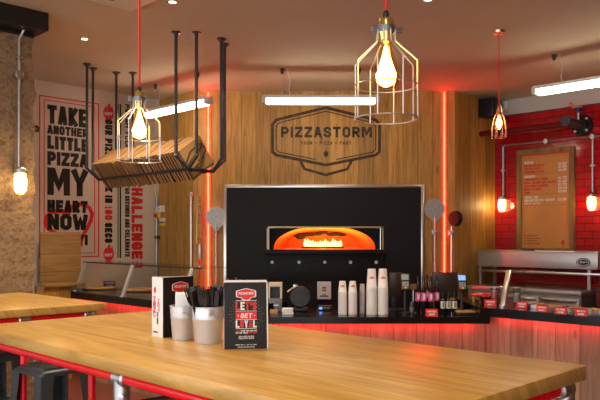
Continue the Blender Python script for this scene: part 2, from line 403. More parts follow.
# ---- badge: six sided crest with a lower tab, from unit coords (1 = half width of badge)
BADGE_OUT = [(-1,.42),(-.93,.56),(0,.93),(.93,.56),(1,.42),(1,-.40),(.93,-.50),(0,-.80),(-.93,-.50),(-1,-.40)]
BADGE_IN = [(-.93,.36),(-.88,.47),(0,.82),(.88,.47),(.93,.36),(.93,-.33),(.88,-.41),(.2,-.63)]
BADGE_TAB = [(-.47,-.70),(-.40,-.92),(0,-1.10),(.40,-.92),(.47,-.70)]
def sc(pts, k, cx, cz, kz=None): return [(cx+p[0]*k, cz+p[1]*(kz or k)) for p in pts]
FLAME_PTS = [(0,-1),(.5,-.9),(.85,-.5),(.9,-.05),(.7,.4),(.6,.75),(.42,.42),(.3,.7),(.15,1),(-.12,.78),(-.3,.4),(-.42,.62),(-.68,.38),(-.88,0),(-.88,-.45),(-.5,-.9)]
def badge_lines(mb, cx, cz, k, tick=1.0, words=True, y0=-.002, y1=0):
    kz = k*.62
    mb.stroke(sc(BADGE_OUT, k, cx, cz, kz), .055*k*tick, True, y0, y1)
    mb.stroke(sc([(-.2,-.63),(-.88,-.41),(-.93,-.33),(-.93,.36),(-.88,.47),(0,.82),(.88,.47),(.93,.36),(.93,-.33),(.88,-.41),(.2,-.63)], k, cx, cz, kz), .02*k*tick, False, y0, y1)
    mb.stroke(sc(BADGE_TAB, k, cx, cz, kz), .05*k*tick, False, y0, y1)
    mb.text('PIZZASTORM', cx-.84*k, cz+.02*k, .20*k, .15*k, .046*k*tick, .035*k, y0, y1, fit=1.70*k)
    if words:
        mb.text('YOUR - PIZZA - FAST', cx-.47*k, cz-.115*k, .062*k, .04*k, .013*k, .014*k, y0, y1, fit=.94*k)
    mb.prism(sc(FLAME_PTS, .05*k, cx, cz-.28*k, .066*k), y0, y1, 'y')

# ================================================================== SETTING
def struct(o): o['kind'] = 'structure'; return o
b = MB(); b.box(-9, 9, -3, 11, -.1, 0); struct(b.build('floor', 'floor', smooth=0))
b = MB(); b.box(-9, 9, -3, 11, CEIL, CEIL+.1); struct(b.build('ceiling', 'plaster', smooth=0))
WL0 = Vector((-2.81, 7.42, 0))                       # point of the cream side wall
b = MB(); b.box(-6.5, 1.55, 0, .12, 0, CEIL); wl = struct(b.build('wall_left', 'cream', smooth=0)); wl.location = WL0; wl.rotation_euler.z = R(45)
CL, CR = Vector((-1.221, 8, 0)), Vector((1.771, 8, 0))
JR = Vector((2.405, 8.634, 0)); JL = Vector((-1.7255, 8.5045, 0))
def wx(px, d=8.0): return (px-300)/FPX*d
OX0, OX1 = wx(227), wx(420.5); OZ1 = H+(HOR-188)/FPX*8      # black oven face
b = MB()
b.box(CL.x, OX0, 8, 8.12, 0, CEIL); b.box(OX1, CR.x, 8, 8.12, 0, CEIL); b.box(OX0, OX1, 8, 8.12, OZ1, CEIL)
struct(b.build('wall_back', 'clad', smooth=0))
b = MB(); b.box(-.715, .0, 0, .12, 0, CEIL); o = struct(b.build('wall_back_left', 'clad', smooth=0)); o.location = CL; o.rotation_euler.z = R(-45)
b = MB(); b.box(0, .9, 0, .12, 0, CEIL); o = struct(b.build('wall_back_right', 'clad', smooth=0)); o.location = CR; o.rotation_euler.z = R(45)
TILE_TOP = 2.986
b = MB(); b.box(-.1, 7.0, 0, .12, 0, TILE_TOP); o = struct(b.build('wall_right', 'tile', smooth=0)); o.location = JR; o.rotation_euler.z = R(-45)
b = MB(); b.box(-.1, 7.0, 0.012, .12, TILE_TOP, CEIL); o = struct(b.build('wall_right_upper', 'white_wall', smooth=0)); o.location = JR; o.rotation_euler.z = R(-45)
b = MB(); b.box(-.0, 6.0, -.012, .02, TILE_TOP-.012, TILE_TOP+.006); o = struct(b.build('trim_1', 'dark_red', smooth=0)); o.location = JR; o.rotation_euler.z = R(-45)
b = MB(); b.box(-9.0, 0, 0, .12, 0, CEIL); o = struct(b.build('wall_daylight_block', 'clad', smooth=0)); o.location = JR - U*7.0; o.rotation_euler.z = R(45)  # unseen wall added to block daylight from this side
# pale edge strip where the cream wall meets the boards
b = MB(); b.box(1.50, 1.535, -.012, 0, 0, CEIL); o = struct(b.build('trim_2', 'white_wall', smooth=0)); o.location = WL0; o.rotation_euler.z = R(45)

# pillar and beam
PC = Vector((-2.011, 5.319, 0))
b = MB()
n = 26; pts = [(-1.3, 0)]
b.box(-1.3, 0, 0, .7, 0, CEIL-.13)
bm = b.bm
bmesh.ops.subdivide_edges(bm, edges=[e for e in bm.edges if abs(e.verts[0].co.z-e.verts[1].co.z) > 1], cuts=60, use_grid_fill=True)
for v in bm.verts:
    if v.co.x > -.01 and v.co.y < .01: v.co.x += random.uniform(-.022, .008); v.co.y += random.uniform(0, .012)
pil = struct(b.build('wall_pillar', 'pillar', smooth=0)); pil.location = PC; pil.rotation_euler.z = R(45)
b = MB(); b.box(-1.4, .03, -.163, .75, CEIL-.135, CEIL-.002, .004)
b.box(-1.3, -.02, -.03, .0, CEIL-.165, CEIL-.13)
o = struct(b.build('ceiling_beam', 'black', smooth=0)); o.location = PC; o.rotation_euler.z = R(45)

# ================================================================== LIGHTS OF THE ROOM
def light(name, typ, loc, energy, col, parent=None, **kw):
    l = bpy.data.lights.new(name, typ); l.energy = energy; l.color = col
    for k, v in kw.items(): setattr(l, k, v)
    o = bpy.data.objects.new(name, l); COL.objects.link(o); o.location = loc
    if parent: o.parent = parent
    return o
# recessed downlights
DL = [(84.5, 38.5), (172.5, 1.5), (428, -1)]
spots = [onz(px, 2*HOR-py, 2*H-CEIL) for px, py in DL]
spots = [Vector((p.x, p.y, CEIL)) for p in spots] + [Vector((x, y, CEIL)) for x, y in ((-1.0, 3.1), (-1.6, 1.2), (.1, .6))]  # the hand-placed ones are out of view, added for table brightness
dl_lab = ['small round ceiling downlight near the concrete pillar', 'small round ceiling downlight above the hanging pipe rack', 'small round ceiling downlight near top edge beyond the big caged lamp']
dl0 = None
for i, p in enumerate(spots):
    lab = dl_lab[i] if i < 3 else 'unseen ceiling downlight added to brighten the table side of the room'
    if dl0 is None:
        t = thing('downlight', lab, 'ceiling light', p, 0, 'recessed downlights')
        b = MB(); b.lathe([(.042, -.006), (.042, 0), (.027, 0), (.027, -.006)], 24, caps=False); b.build('trim_ring', 'white', t)
        b = MB(); b.lathe([(.001, -.003), (.027, -.003)], 24, caps=False); b.build('lens', 'spot', t)
        light('lamp_light', 'SPOT', (0, 0, -.012), DOWN, (1, .80, .56), t, spot_size=R(125), spot_blend=.8, shadow_soft_size=.04)
        dl0 = t
    else: copy_tree(dl0, p, 0, lab)

# fluorescent fittings
def tube_light(px, py, d_, rz, flip, lab, hooks):
    pass
TL = 1.02*1.1126
def fitting(name_label, centre, rz):
    t = thing('strip_light', name_label, 'ceiling light', centre, rz, 'white strip lights on wires')
    h = TL/2
    b = MB(); b.box(-h, h, -.045, .045, .012, .045, .008); b.box(-h-.01, -h+.03, -.048, .048, -.035, .04, .01); b.box(h-.03, h+.01, -.048, .048, -.035, .04, .01)
    b.build('housing', 'white', t)
    b = MB(); b.box(-h+.03, h-.03, -.042, .042, -.04, .013, .014); b.build('diffuser', 'tube', t)
    dz = CEIL-centre.z
    for sx in (-.38, .38):
        b = MB(); b.tube([(sx, 0, .04), (sx, 0, dz-.03)], .0022, 6); b.build('suspension_wire', 'wire', t)
        b = MB(); b.lathe([(.012, dz-.055), (.02, dz-.02), (.02, dz)], 12, (sx, 0, 0)); b.build('ceiling_hook', 'black', t)
    b = MB(); b.tube([(-.30, 0, .04), (-.315, 0, .10), (-.30, 0, dz*.6), (-.33, 0, dz)], .004, 6); b.build('power_cable', 'white', t)
    return t
hc = lambda px, py: (lambda d: Vector(((px-300)/FPX*d, d, 0)))((CEIL-H)*FPX/(HOR-py))
pA = hc(284, 68.5); zc = H+(HOR-100)/FPX*pA.y
fitting('white strip light hanging level before the wooden back wall crest', Vector((pA.x+.362, pA.y, zc)), 0)
pB = hc(197.5, 72.5); zB = H+(HOR-96.5)/FPX*(pB.y-.1)
cB = pB + U*.38; fitting('white strip light hanging behind the pizza box rack', Vector((cB.x, cB.y, zc)), -45)
pC = hc(554, 54.5); cC = pC - U*.38; fitting('white strip light hanging near the red tiled wall', Vector((cC.x, cC.y, zc)), -45)

# red light tubes
def neon(px, d, z0, lab):
    b = MB(); b.box(-.009, .009, -.005, 0, z0, CEIL-.01, .002)
    o = b.build('light_tube', 'neon', label=lab, cat='light tube', group='red light tubes on the back wall'); o.location = (wx(px, d), d, 0)
neon(208.3, 8.0, .9, 'tall glowing red light tube beside the brass-handled long brush')
neon(444.3, 8.0, .9, 'tall glowing red light tube between steel peel and round dark brush')

# air conditioning cassette corner at the top
p = hc(131, 7.5)
t = thing('ceiling_panel', 'white ceiling air panel edge above the red cord of caged lamp', 'air vent', (p.x, p.y, CEIL), -45)
b = MB(); b.box(0, .95, -.95, 0, -.03, 0, .006); b.build('casing', 'white', t)
b = MB()
for k in range(4): b.box(.12, .83, -.30-.14*k, -.22-.14*k, -.034, -.029)
b.build('louvre', 'grey', t)

# ================================================================== OVEN
t = thing('pizza_oven', 'large black pizza oven face in steel frame with glowing mouth', 'oven', (0, 8, 0))
X0, X1 = wx(268.5), wx(381.5); Z0, Z1 = H+(HOR-249.5)/FPX*8, H+(HOR-228)/FPX*8
yF = -.03
b = MB(); b.box(OX0, X0, yF, .1, 0, OZ1); b.box(X1, OX1, yF, .1, 0, OZ1); b.box(X0, X1, yF, .1, Z1, OZ1); b.box(X0, X1, yF, .1, 0, Z0)
b.build('face_panel', 'oven_black', t, 0)
b = MB()
tw = .036
b.box(OX0-tw, OX0, -.045, .02, 0, OZ1+tw, .004); b.box(OX1, OX1+tw, -.045, .02, 0, OZ1+tw, .004); b.box(OX0, OX1, -.045, .02, OZ1, OZ1+tw, .004)
b.build('steel_surround', 'trim_steel', t)
b = MB(); w_ = .018
b.box(X0-w_, X0, -.042, .1, Z0, Z1+w_); b.box(X1, X1+w_, -.042, .1, Z0, Z1+w_); b.box(X0-w_, X1+w_, -.042, .1, Z1, Z1+w_)
b.build('mouth_frame', 'mouth_brass', t, 0)
# chamber: vault with a floor, an arched front with dark spandrels
cx = (X0+X1)/2; aw = (X1-X0)/2-.055; ah = (Z1-Z0)+.02
def arch(n=24, w=1.0, h=1.0, e=2.5):
    return [(math.copysign(abs(math.cos(a))**(2/e), math.cos(a))*w, abs(math.sin(a))**(2/e)*h) for a in [math.pi*k/n for k in range(n+1)]]
A = arch(28, aw, ah, 2.25)
b = MB(); bm = b.bm
ys = [.16, .3, .6, .9, 1.15]
prev = None
for j, y in enumerate(ys):
    k = 1-.10*max(0, j-2)
    rw = [bm.verts.new((cx+p[0]*k, y, Z0+p[1]*k)) for p in A]
    if prev:
        for a, c in zip(zip(prev, prev[1:]), zip(rw, rw[1:])): bm.faces.new((a[0], a[1], c[1], c[0]))
    prev = rw
bm.faces.new(prev)
b.build('chamber', 'brick_dome', t, 30)
b = MB(); b.box(X0, X1, -.03, 1.2, Z0-.05, Z0-.001); b.build('hearth', 'brick_dome', t, 0)
# spandrel plate in front of the vault
sides_ = (MB(), MB())
for i in range(len(A)-1):
    b = sides_[0 if A[i][0] + A[i+1][0] > 0 else 1]
    (xa, za), (xb, zb) = A[i], A[i+1]
    za, zb = min(za, Z1-Z0), min(zb, Z1-Z0)
    b.prism([(cx+xa, Z0+za), (cx+xb, Z0+zb), (cx+xb, Z1+.01), (cx+xa, Z1+.01)], .12, .16, 'y') if (Z1-Z0+.01-min(za, zb)) > .011 else None
sides_[1].box(X0, cx-aw, .12, .16, Z0, Z1); sides_[0].box(cx+aw, X1, .12, .16, Z0, Z1)
for b in sides_: b.build('arch_spandrel', 'oven_black', t, 0)
# soot on the dome back
b = MB()
for k in range(9): b.ball((cx-.34+.075*k+random.uniform(-.02,.02), 1.04, Z0+.19+random.uniform(-.015,.02)), .05, (1.3, .25, .55), 2)
b.ball((cx-.28, 1.0, Z0+.155), .055, (1.3,.3,.8), 2)
b.build('soot_patch', 'soot', t)
b = MB(); b.box(cx-.27, cx+.27, .86, .9, Z0, Z0+.022); b.build('gas_burner', 'black', t)
b = MB()
for k in range(15):
    x = cx-.22+.032*k; h = random.uniform(.06, .105)
    b.lathe([(.004, 0), (.020, h*.25), (.017, h*.5), (.007, h*.82), (.001, h)], 8, (x, .88, Z0+.022))
f = b.build('burner_flames', 'flame', t)
light('fire_light', 'AREA', (cx, .55, Z0+.03), 5, (1, .46, .10), t, shape='RECTANGLE', size=.8, size_y=.5).rotation_euler = (R(180), 0, 0)
light('fire_light', 'POINT', (cx, .75, Z0+.10), 1.2, (1, .38, .07), t, shadow_soft_size=.05)
# landing shelf and lower panel
b = MB(); b.box(wx(264.5), wx(386), -.14, -.03, Z0-.05, Z0-.008, .004); b.build('landing_shelf', 'oven_black', t)
zb = H+(HOR-280)/FPX*8
b = MB(); b.box(wx(268), wx(383), -.075, -.03, zb, Z0-.05, .003); b.build('lower_panel', 'oven_black', t)
for px in (272.5, 299, 324.5, 350, 375.5):
    b = MB(); b.lathe([(.019, 0), (.019, .008), (.011, .010), (.011, .004)], 14, mtx=Matrix.Translation((wx(px), -.075, H+(HOR-262)/FPX*8)) @ Matrix.Rotation(R(90), 4, 'X'))
    b.build('panel_bolt', 'white', t)
# control box
cpx = wx(324)
t = thing('control_box', 'white wall control box below the oven with two small displays', 'control panel', (cpx, 7.97, H+(HOR-290)/FPX*8))
b = MB(); b.box(-.078, .078, -.05, 0, -.10, .10, .006); b.build('case', 'white', t)
b = MB(); b.box(-.06, .06, -.053, -.05, -.075, .08); b.build('fascia', 'white', t, 0)
b = MB(); b.box(-.022, .022, -.056, -.053, .022, .042); b.build('red_display', 'red', t, 0)
b = MB(); b.box(-.022, .022, -.056, -.053, -.008, .010); b.build('dark_display', 'grey', t, 0)
b = MB(); b.box(-.05, .045, -.056, -.053, -.068, -.056); b.text('RUN', -.02, -.05, .014, .01, .003, .003, -.056, -.053); b.build('printed_strip', 'ink', t, 0)

# crest burnt into the wooden wall
t = thing('wall_crest', 'dark crest with shop name burnt into the wooden back wall', 'sign', (wx(326), 8.0, H+(HOR-138.5)/FPX*8))
b = MB(); badge_lines(b, 0, 0, wx(379.5)-wx(326), 1.0, y0=-.003, y1=0); b.build('crest_lines', 'burn', t, 0)

# ---- tools hung on the back wall
def peel(px, py_c, r_px, py_low, d, lab, bracket):
    c = at(px, py_c, d); zl = at(px, py_low, d).z; r = r_px/FPX*d
    t = thing('pizza_peel', lab, 'pizza peel', (c.x, d, zl))
    zc_ = c.z-zl
    b = MB(); b.lathe([(r, -.003), (r, .003)], 32, mtx=Matrix.Translation((0, 0, zc_)) @ Matrix.Rotation(R(90), 4, 'X'))
    b.prism([(-.05, zc_-r*.9), (.05, zc_-r*.9), (.016, zc_-r*1.32), (-.016, zc_-r*1.32)], -.004, .004, 'y')
    b.build('blade', 'peel', t)
    b = MB(); b.tube([(0, -.008, 0), (0, -.008, zc_-r*.75)], .009, 10); b.build('handle', 'galv', t)
    if bracket:
        b = MB(); b.box(-.035, .035, -.02, .028, zc_-.29, zc_-.24, .004); b.build('wall_clip', 'galv', t)
    else:
        b = MB(); b.box(-.02, .02, -.012, .03, zc_-r*1.5, zc_-r*1.35, .004); b.build('wall_clip', 'pipe_black', t)
peel(216.3, 217, 10.6, 292, 7.96, 'round steel pizza peel hanging beside the oven near cutlery', False)
peel(434.6, 209, 10.4, 292, 7.96, 'round steel pizza peel hanging beside the upright oven brush', True)
# oven brush right
c = at(455, 218.5, 7.95)
t = thing('oven_brush', 'dark round oven brush with red rim on upright handle', 'brush', (c.x-.02, 7.95, .9))
zc_ = c.z-.9
b = MB(); b.lathe([(.086, -.022), (.086, .0), (.078, .025)], 24, mtx=Matrix.Translation((.02, 0, zc_)) @ Matrix.Rotation(R(-54), 4, 'Z') @ Matrix.Rotation(R(90), 4, 'X'))
b.build('bristle_head', 'soot', t)
b = MB(); b.lathe([(.088, -.034), (.088, -.022)], 24, mtx=Matrix.Translation((.02, 0, zc_)) @ Matrix.Rotation(R(-54), 4, 'Z') @ Matrix.Rotation(R(90), 4, 'X'))
b.build('rim', 'dark_red', t)
b = MB(); b.tube([(-.02, -.0, 0), (-.02, 0, zc_-.09)], .010, 10); b.build('handle', 'trim_steel', t)
b = MB(); b.box(-.055, .015, -.02, .04, zc_-.19, zc_-.14, .004); b.build('wall_clip', 'galv', t)
# long brush and pole left
c = at(198.5, 225, 7.96)
t = thing('long_brush', 'tall wooden brush with yellow bristle edge hung by red tube', 'brush', (c.x, 7.96, at(198, 290, 7.96).z))
z0 = c.z-t.location.z
b = MB(); b.box(-.010, .032, -.012, .012, z0-.22, z0+.34, .006); b.build('brush_back', 'bin_wood', t)
b = MB(); b.prism([(-.010, z0-.22), (-.030, z0-.2), (-.022, z0+.1), (-.012, z0+.34), (-.010, z0+.34)], -.012, .012, 'y'); b.build('bristles', 'yellow', t)
b = MB(); b.box(.0, .026, -.01, .01, z0-.40, z0-.22, .004); b.build('ferrule', 'galv', t)
b = MB(); b.tube([(.012, 0, 0), (.012, 0, z0-.38)], .009, 8); b.build('handle', 'red_paint', t)
b = MB(); b.box(-.01, .02, .0, .04, z0+.28, z0+.3); b.build('wall_peg', 'galv', t)
c = at(190.8, 235, 7.96)
# pole stands in front of the angled boards
t = thing('steel_pole', 'thin steel pole upright beside the tall wooden brush', 'pole', (c.x, 7.97, 0.9))
b = MB(); b.tube([(0, 0, 0), (0, 0, at(190, 196, 7.97).z-.9)], .014, 10); b.build('shaft', 'trim_steel', t)
b = MB(); b.lathe([(.02, 0), (.022, .03), (.012, .05)], 12, (0, 0, at(190, 196, 7.97).z-.905)); b.build('end_cap', 'galv', t)

# electrics on the angled boards at the left of the oven
def wlb(px, py): return on_line(px, py, CL, -U)
sx, sz = wlb(162.5, 209)
FR = lambda name, lab, cat, s, z, y=0: thing(name, lab, cat, CL + (-U)*s + (-V)*(-y) + Vector((0, 0, z)), -45)
t = FR('junction_box', 'small white square box on the angled wooden boards', 'electrical box', sx, sz)
b = MB(); b.box(-.055, .055, -.04, 0, -.04, .04, .006); b.build('case', 'white', t)
b = MB(); b.lathe([(.008, 0), (.008, .006)], 10, mtx=Matrix.Translation((0, -.04, 0)) @ Matrix.Rotation(R(90), 4, 'X')); b.build('screw_cap', 'grey', t)
sx, sz = wlb(160.5, 215.5)
t = FR('emergency_stop', 'yellow box with red emergency stop button above yellow label', 'switch', sx, sz)
b = MB(); b.box(-.045, .045, -.045, 0, -.032, .032, .006); b.build('case', 'yellow', t)
b = MB(); b.lathe([(.012, 0), (.012, .012), (.026, .014), (.026, .03)], 16, mtx=Matrix.Translation((-.012, -.045, 0)) @ Matrix.Rotation(R(90), 4, 'X')); b.build('button', 'red', t)
sx, sz = wlb(162.5, 222)
t = FR('warning_label', 'yellow and white warning label under the emergency stop', 'label', sx, sz)
b = MB(); b.box(-.062, .062, -.004, 0, -.046, .046); b.build('plate', 'yellow', t, 0)
b = MB(); b.box(-.062, .062, -.005, -.004, .012, .046); b.text('GAS', -.028, .018, .02, .014, .004, .004, -.0052, -.004); b.build('white_field', 'white', t, 0)
b = MB(); b.text('EMERGENCY STOP', -.05, -.012, .013, .006, .0022, .002, -.0056, -.004, fit=.1); b.build('lettering', 'ink', t, 0)
sx, sz = wlb(158.8, 240)
t = FR('conduit', 'steel conduit running down the board edge beside cream wall', 'conduit', sx, 0, )
zt = H+(HOR-196)/FPX*8.45
b = MB(); b.tube([(0, -.03, .0), (0, -.03, zt)], .016, 10); b.build('pipe', 'galv', t)
b = MB(); b.box(-.028, .028, -.05, 0, 1.49, 1.53, .004); b.build('saddle', 'pipe_black', t)

# ================================================================== CREAM WALL LETTERING
def wl_(px, py): return on_line(px, py, WL0, V)
def wall_thing(name, lab, cat): return thing(name, lab, cat, WL0, 45)
t = wall_thing('wall_slogan', 'big black slogan lettering in double red frame on cream wall', 'sign')
s0, zt = wl_(39.6, 95.3); s1, _ = wl_(98.6, 105); _, zb = wl_(39.6, 257.5)
b = MB(); b.stroke([(s0, zb), (s1, zb), (s1, zt), (s0, zt)], .014, True)
q = .05; b.stroke([(s0+q, zb+q*.8), (s1-q, zb+q*.8), (s1-q, zt-q*.8), (s0+q, zt-q*.8)], .010, True); b.build('red_frame', 'red', t, 0)
rows = [('TAKE', 104.3, 123.2, .050), ('ANOTHER', 124.6, 133.6, .026), ('LITTLE', 135.2, 148.6, .040), ('PIZZA', 151, 164.8, .040), ('MY', 167.2, 194.8, .072), ('HEART', 199.5, 212, .040), ('NOW', 213.5, 229.8, .050), ('BABY!', 234.5, 245.5, .034)]
xa, _ = wl_(47.3, 110); xb, _ = wl_(87.6, 110)
b = MB()
for tx, ya, yb, th in rows:
    _, za = wl_(47.3, ya); _, zb_ = wl_(47.3, yb); h = za-zb_
    b.text(tx, xa, zb_, h, .1, th, th*.28, -.003, 0, fit=xb-xa)
b.build('lettering', 'ink', t, 0)
hp = []
for k in range(26):
    a = 2*math.pi*k/26; x = 16*math.sin(a)**3; z = 13*math.cos(a)-5*math.cos(2*a)-2*math.cos(3*a)-math.cos(4*a)
    x, z = x*math.cos(.38)-z*math.sin(.38), x*math.sin(.38)+z*math.cos(.38)
    hp.append((x/16, z/16))
hx, hz = wl_(71.5, 223); b = MB(); b.stroke([(hx+p[0]*.285, hz+p[1]*.235) for p in hp], .045, True, -.0018, 0); b.build('heart_outline', 'red', t, 0)

def vtext(mb, txt, pxl, pxr, ya, yb, th, gap=None, y0=-.003):
    """text turned a quarter clockwise, reading downwards, between rows ya..yb"""
    sl, za = wl_(pxl, ya); sr, _ = wl_(pxr, ya); _, zb2 = wl_((pxl+pxr)/2, yb); h = sr-sl
    tmp = MB(); tmp.text(txt, 0, 0, h, .05, th, gap or th*.3, y0, 0, fit=za-zb2)
    mtx = Matrix.Translation((sl, 0, za)) @ Matrix.Rotation(R(90), 4, 'Y')
    bmesh.ops.transform(tmp.bm, matrix=mtx, verts=tmp.bm.verts)
    me = bpy.data.meshes.new('t'); tmp.bm.to_mesh(me); tmp.bm.free(); mb.bm.from_mesh(me); bpy.data.meshes.remove(me)
t = wall_thing('wall_slogan', 'black sideways slogan about cooking time with red number on cream wall', 'sign')
b = MB(); vtext(b, 'OUR PIZZAS', 105, 112.3, 119, 168, .026); vtext(b, 'COOK IN', 105, 112.3, 171, 203, .026); vtext(b, 'SECS', 104.8, 112.2, 222.8, 243, .026); b.build('lettering', 'ink', t, 0)
b = MB(); vtext(b, '180', 104.8, 112.2, 206, 220, .026); b.build('red_number', 'red', t, 0)
for py in (111.5, 252.5, 290):
    fx, fz = wl_(108.6, py)
    b = MB(); b.prism([(fx+p[0]*.075, fz+p[1]*.10) for p in FLAME_PTS], -.002, 0, 'y'); b.build('flame_mark', 'red', t, 0)
    b = MB(); b.text('HOT', fx-.05, fz-.045, .035, .03, .009, .004, -.005, -.002, fit=.10); b.build('flame_word', 'white_print', t, 0)
t = wall_thing('wall_slogan', 'red and black sideways challenge lettering beside two thin black lines', 'sign')
b = MB()
for px, th in ((118, .012), (120.3, .02)):
    sx, za = wl_(px, 104); _, zb_ = wl_(px, 258); b.box(sx-th/2, sx+th/2, -.002, 0, zb_, za)
vtext(b, 'FINISH YOUR PIZZA IN', 125, 129.5, 104, 185, .014); vtext(b, '60 SECONDS AND CELEBRATE', 125, 129.5, 188, 257, .014)
b.build('lettering', 'ink', t, 0)
b = MB(); vtext(b, 'CHALLENGE !', 131.5, 142.5, 178.5, 268, .040); b.build('red_lettering', 'red', t, 0)
# black ring hook beside the pillar
sx, sz = wl_(37, 129)
t = wall_thing('wall_ring', 'small black ring on cream wall at the pillar edge', 'ring')
b = MB(); b.X = Matrix.Translation((sx-.01, -.012, sz)) @ Matrix.Rotation(R(90), 4, 'X'); b.ring((0, 0, 0), .026, .008); b.build('ring', 'black', t)

# wooden bin unit
sx0, zt = wl_(41.2, 232); sx1, _ = wl_(81.5, 233)
P = WL0 - U*.16
sx0, zt = on_line(41.2, 232, P, V); sx1, _ = on_line(81.0, 233, P, V); _, zs = on_line(60, 281, P, V); _, zs2 = on_line(60, 286, P - U*.06, V)
t = thing('waste_station', 'pale wooden waste station with tall back board by the slogan', 'cabinet', P + V*sx0, 45)
w_ = sx1-sx0
b = MB(); b.box(0, w_, -.0, .03, zs-.02, zt, .003); b.build('back_board', 'bin_wood', t)
b = MB(); b.box(-.005, w_+.005, -.10, .13, zs-.055, zs-.02, .004); b.build('ledge', 'bin_wood', t)
b = MB(); b.box(.005, .305-sx0, -.06, .12, 0, zs-.055); b.build('carcass', 'clad', t)

# ================================================================== RED WALL
def wr(px, py): return on_line(px, py, JR, -U)
def red_thing(name, lab, cat, s, z, n=0, group=None): return thing(name, lab, cat, JR - U*s - V*n + Vector((0, 0, z)), -45, group)
sa, zt = wr(518, 151); sb, _ = wr(575, 145.6)
mw = sb-sa; mh = 1.22
t = red_thing('menu_board', 'timber framed kraft paper menu on the red tiles', 'menu board', sa, zt-mh)
fw = .055
b = MB(); b.box(0, fw, -.035, 0, 0, mh); b.box(mw-fw, mw, -.035, 0, 0, mh); b.box(fw, mw-fw, -.035, 0, mh-fw, mh); b.box(fw, mw-fw, -.035, 0, 0, fw); b.build('frame', 'menu_frame', t, 0)
b = MB(); b.box(fw, mw-fw, -.015, 0, fw, mh-fw); b.build('menu_sheet', 'menu_paper', t, 0)
b = MB(); b.box(fw, mw-fw, -.018, -.015, mh-fw-.02, mh-fw); b.build('red_band', 'red', t, 0)
mx0, mx1 = fw+.035, mw-fw-.035
def mz(py): return (H+(HOR-py)/FPX*8.27) - (zt-mh)
lines = [('h', 'SIDES', 162.6), ('r', 'MIXED SALAD M', 165.6, '£2.50'), ('r', 'COLESLAW M', 168.6, '£1.95'), ('r', 'DOUGHBALLS M', 171.8, '£2.95'),
         ('h', 'DRINKS', 176.6), ('r', 'FREE REFILL SODA', 179.4, '£1.75'), ('r', 'STILL SPARKLING WATER', 182.8, '£1.45'), ('r', 'TEA JUICE CORDIAL', 186, '£1.75'), ('r', 'BEER & CIDER', 189.3, '£3.45'), ('r', 'WINE', 192.6, '£3.95')]
wh, rd = MB(), MB()
dz_ = 0.014
for L in lines:
    z = mz(L[2])-dz_
    if L[0] == 'h': wh.text(L[1], mx0, z, .030, .022, .0075, .004, -.018, -.015)
    else:
        rd.text(L[1], mx0, z, .026, .017, .0058, .0035, -.018, -.015)
        wh.text(L[3], mx1-.10, z, .028, .02, .0065, .004, -.018, -.015, fit=.10)
wh.text('TREAT ME...', mx0, mz(197.2)-dz_, .026, .018, .006, .004, -.018, -.015)
wh.text('UNLIMITED ICE CREAM', mx0, mz(200.4)-dz_, .028, .018, .0065, .004, -.018, -.015)
wh.text('£2.95', mx1-.10, mz(200.4)-dz_, .028, .02, .0065, .004, -.018, -.015, fit=.10)
wh.text('ASK AT THE TILL', mx0, mz(203)-dz_, .016, .013, .004, .003, -.018, -.015)
wh.build('white_lettering', 'white_print', t, 0)
for k, py in enumerate((235.5, 238, 240.5, 243)): rd.text('', 0, 0, .01, .01, .002, .002)
fx = mx1-.045; rd.prism([(fx+p[0]*.022, mz(242)+p[1]*.03) for p in FLAME_PTS], -.018, -.015, 'y')
rd.text('II', fx-.012, mz(247.5), .03, .012, .008, .010, -.018, -.015)
rd.build('red_lettering', 'red', t, 0)
b = MB()
for py in (157.5, 174.2, 194.6, 205.5): b.box(mx0, mx1, -.017, -.015, mz(py)-.001, mz(py)+.001)
for k, py in enumerate((235.5, 238.2, 240.9, 243.6)):
    b.box(mx0, mx0+.012, -.017, -.015, mz(py)-.006, mz(py)+.006); b.text('CONTAINS NUTS' if k % 2 else 'VEGETARIAN', mx0+.03, mz(py)-.007, .014, .011, .0035, .003, -.017, -.015)
b.build('ruled_lines', 'brown_paint', t, 0)

# cage lanterns + conduit
def lantern(t, z=0, sc_=1.0, y=-.06):
    b = MB(); b.X = Matrix.Translation((0, y, z)) @ Matrix.Scale(sc_, 4)
    b.lathe([(.001, -.088), (.030, -.08), (.042, -.055), (.044, .02), (.040, .05), (.034, .06)], 20); b.build('glass', 'lantern', t)
    b = MB(); b.X = Matrix.Translation((0, y, z)) @ Matrix.Scale(sc_, 4)
    b.lathe([(.036, .055), (.042, .06), (.040, .085), (.02, .10)], 20); b.build('cap', 'galv', t)
    b = MB(); b.X = Matrix.Translation((0, y, z)) @ Matrix.Scale(sc_, 4)
    b.ring((0, 0, .03), .050, .003); b.ring((0, 0, -.045), .048, .003)
    for k in range(4):
        a = k*math.pi/2+.5; cc, ss = math.cos(a), math.sin(a)
        b.tube([(.044*cc, .044*ss, .06), (.05*cc, .05*ss, .03), (.048*cc, .048*ss, -.045), (.03*cc, .03*ss, -.09), (0, 0, -.097)], .003, 6)
    b.build('guard', 'brass', t)
    b = MB(); b.box(-.03*sc_, .03*sc_, y+.02*sc_, 0, z+.06*sc_, z+.09*sc_); b.build('bracket', 'galv', t)
    light('lamp_light', 'POINT', (0, y-.10*sc_, z-.01), 1.1, (1, .62, .28), t, shadow_soft_size=.04)
s5, zc5 = wr(504.5, 146); zl = H+(HOR-204.5)/FPX*8.53
s9, _ = wr(593.8, 137)
t = red_thing('wall_lantern', 'lit cage lantern on red tiles beside the wooden wall', 'wall lamp', s5, zl, 0, 'cage lanterns'); lantern(t)
t = red_thing('wall_lantern', 'lit cage lantern on red tiles past the far side of menu', 'wall lamp', s9, H+(HOR-202.5)/FPX*7.77, 0, 'cage lanterns'); lantern(t)
t = red_thing('conduit', 'steel conduit run framing the menu on the red tiles', 'conduit', 0, 0)
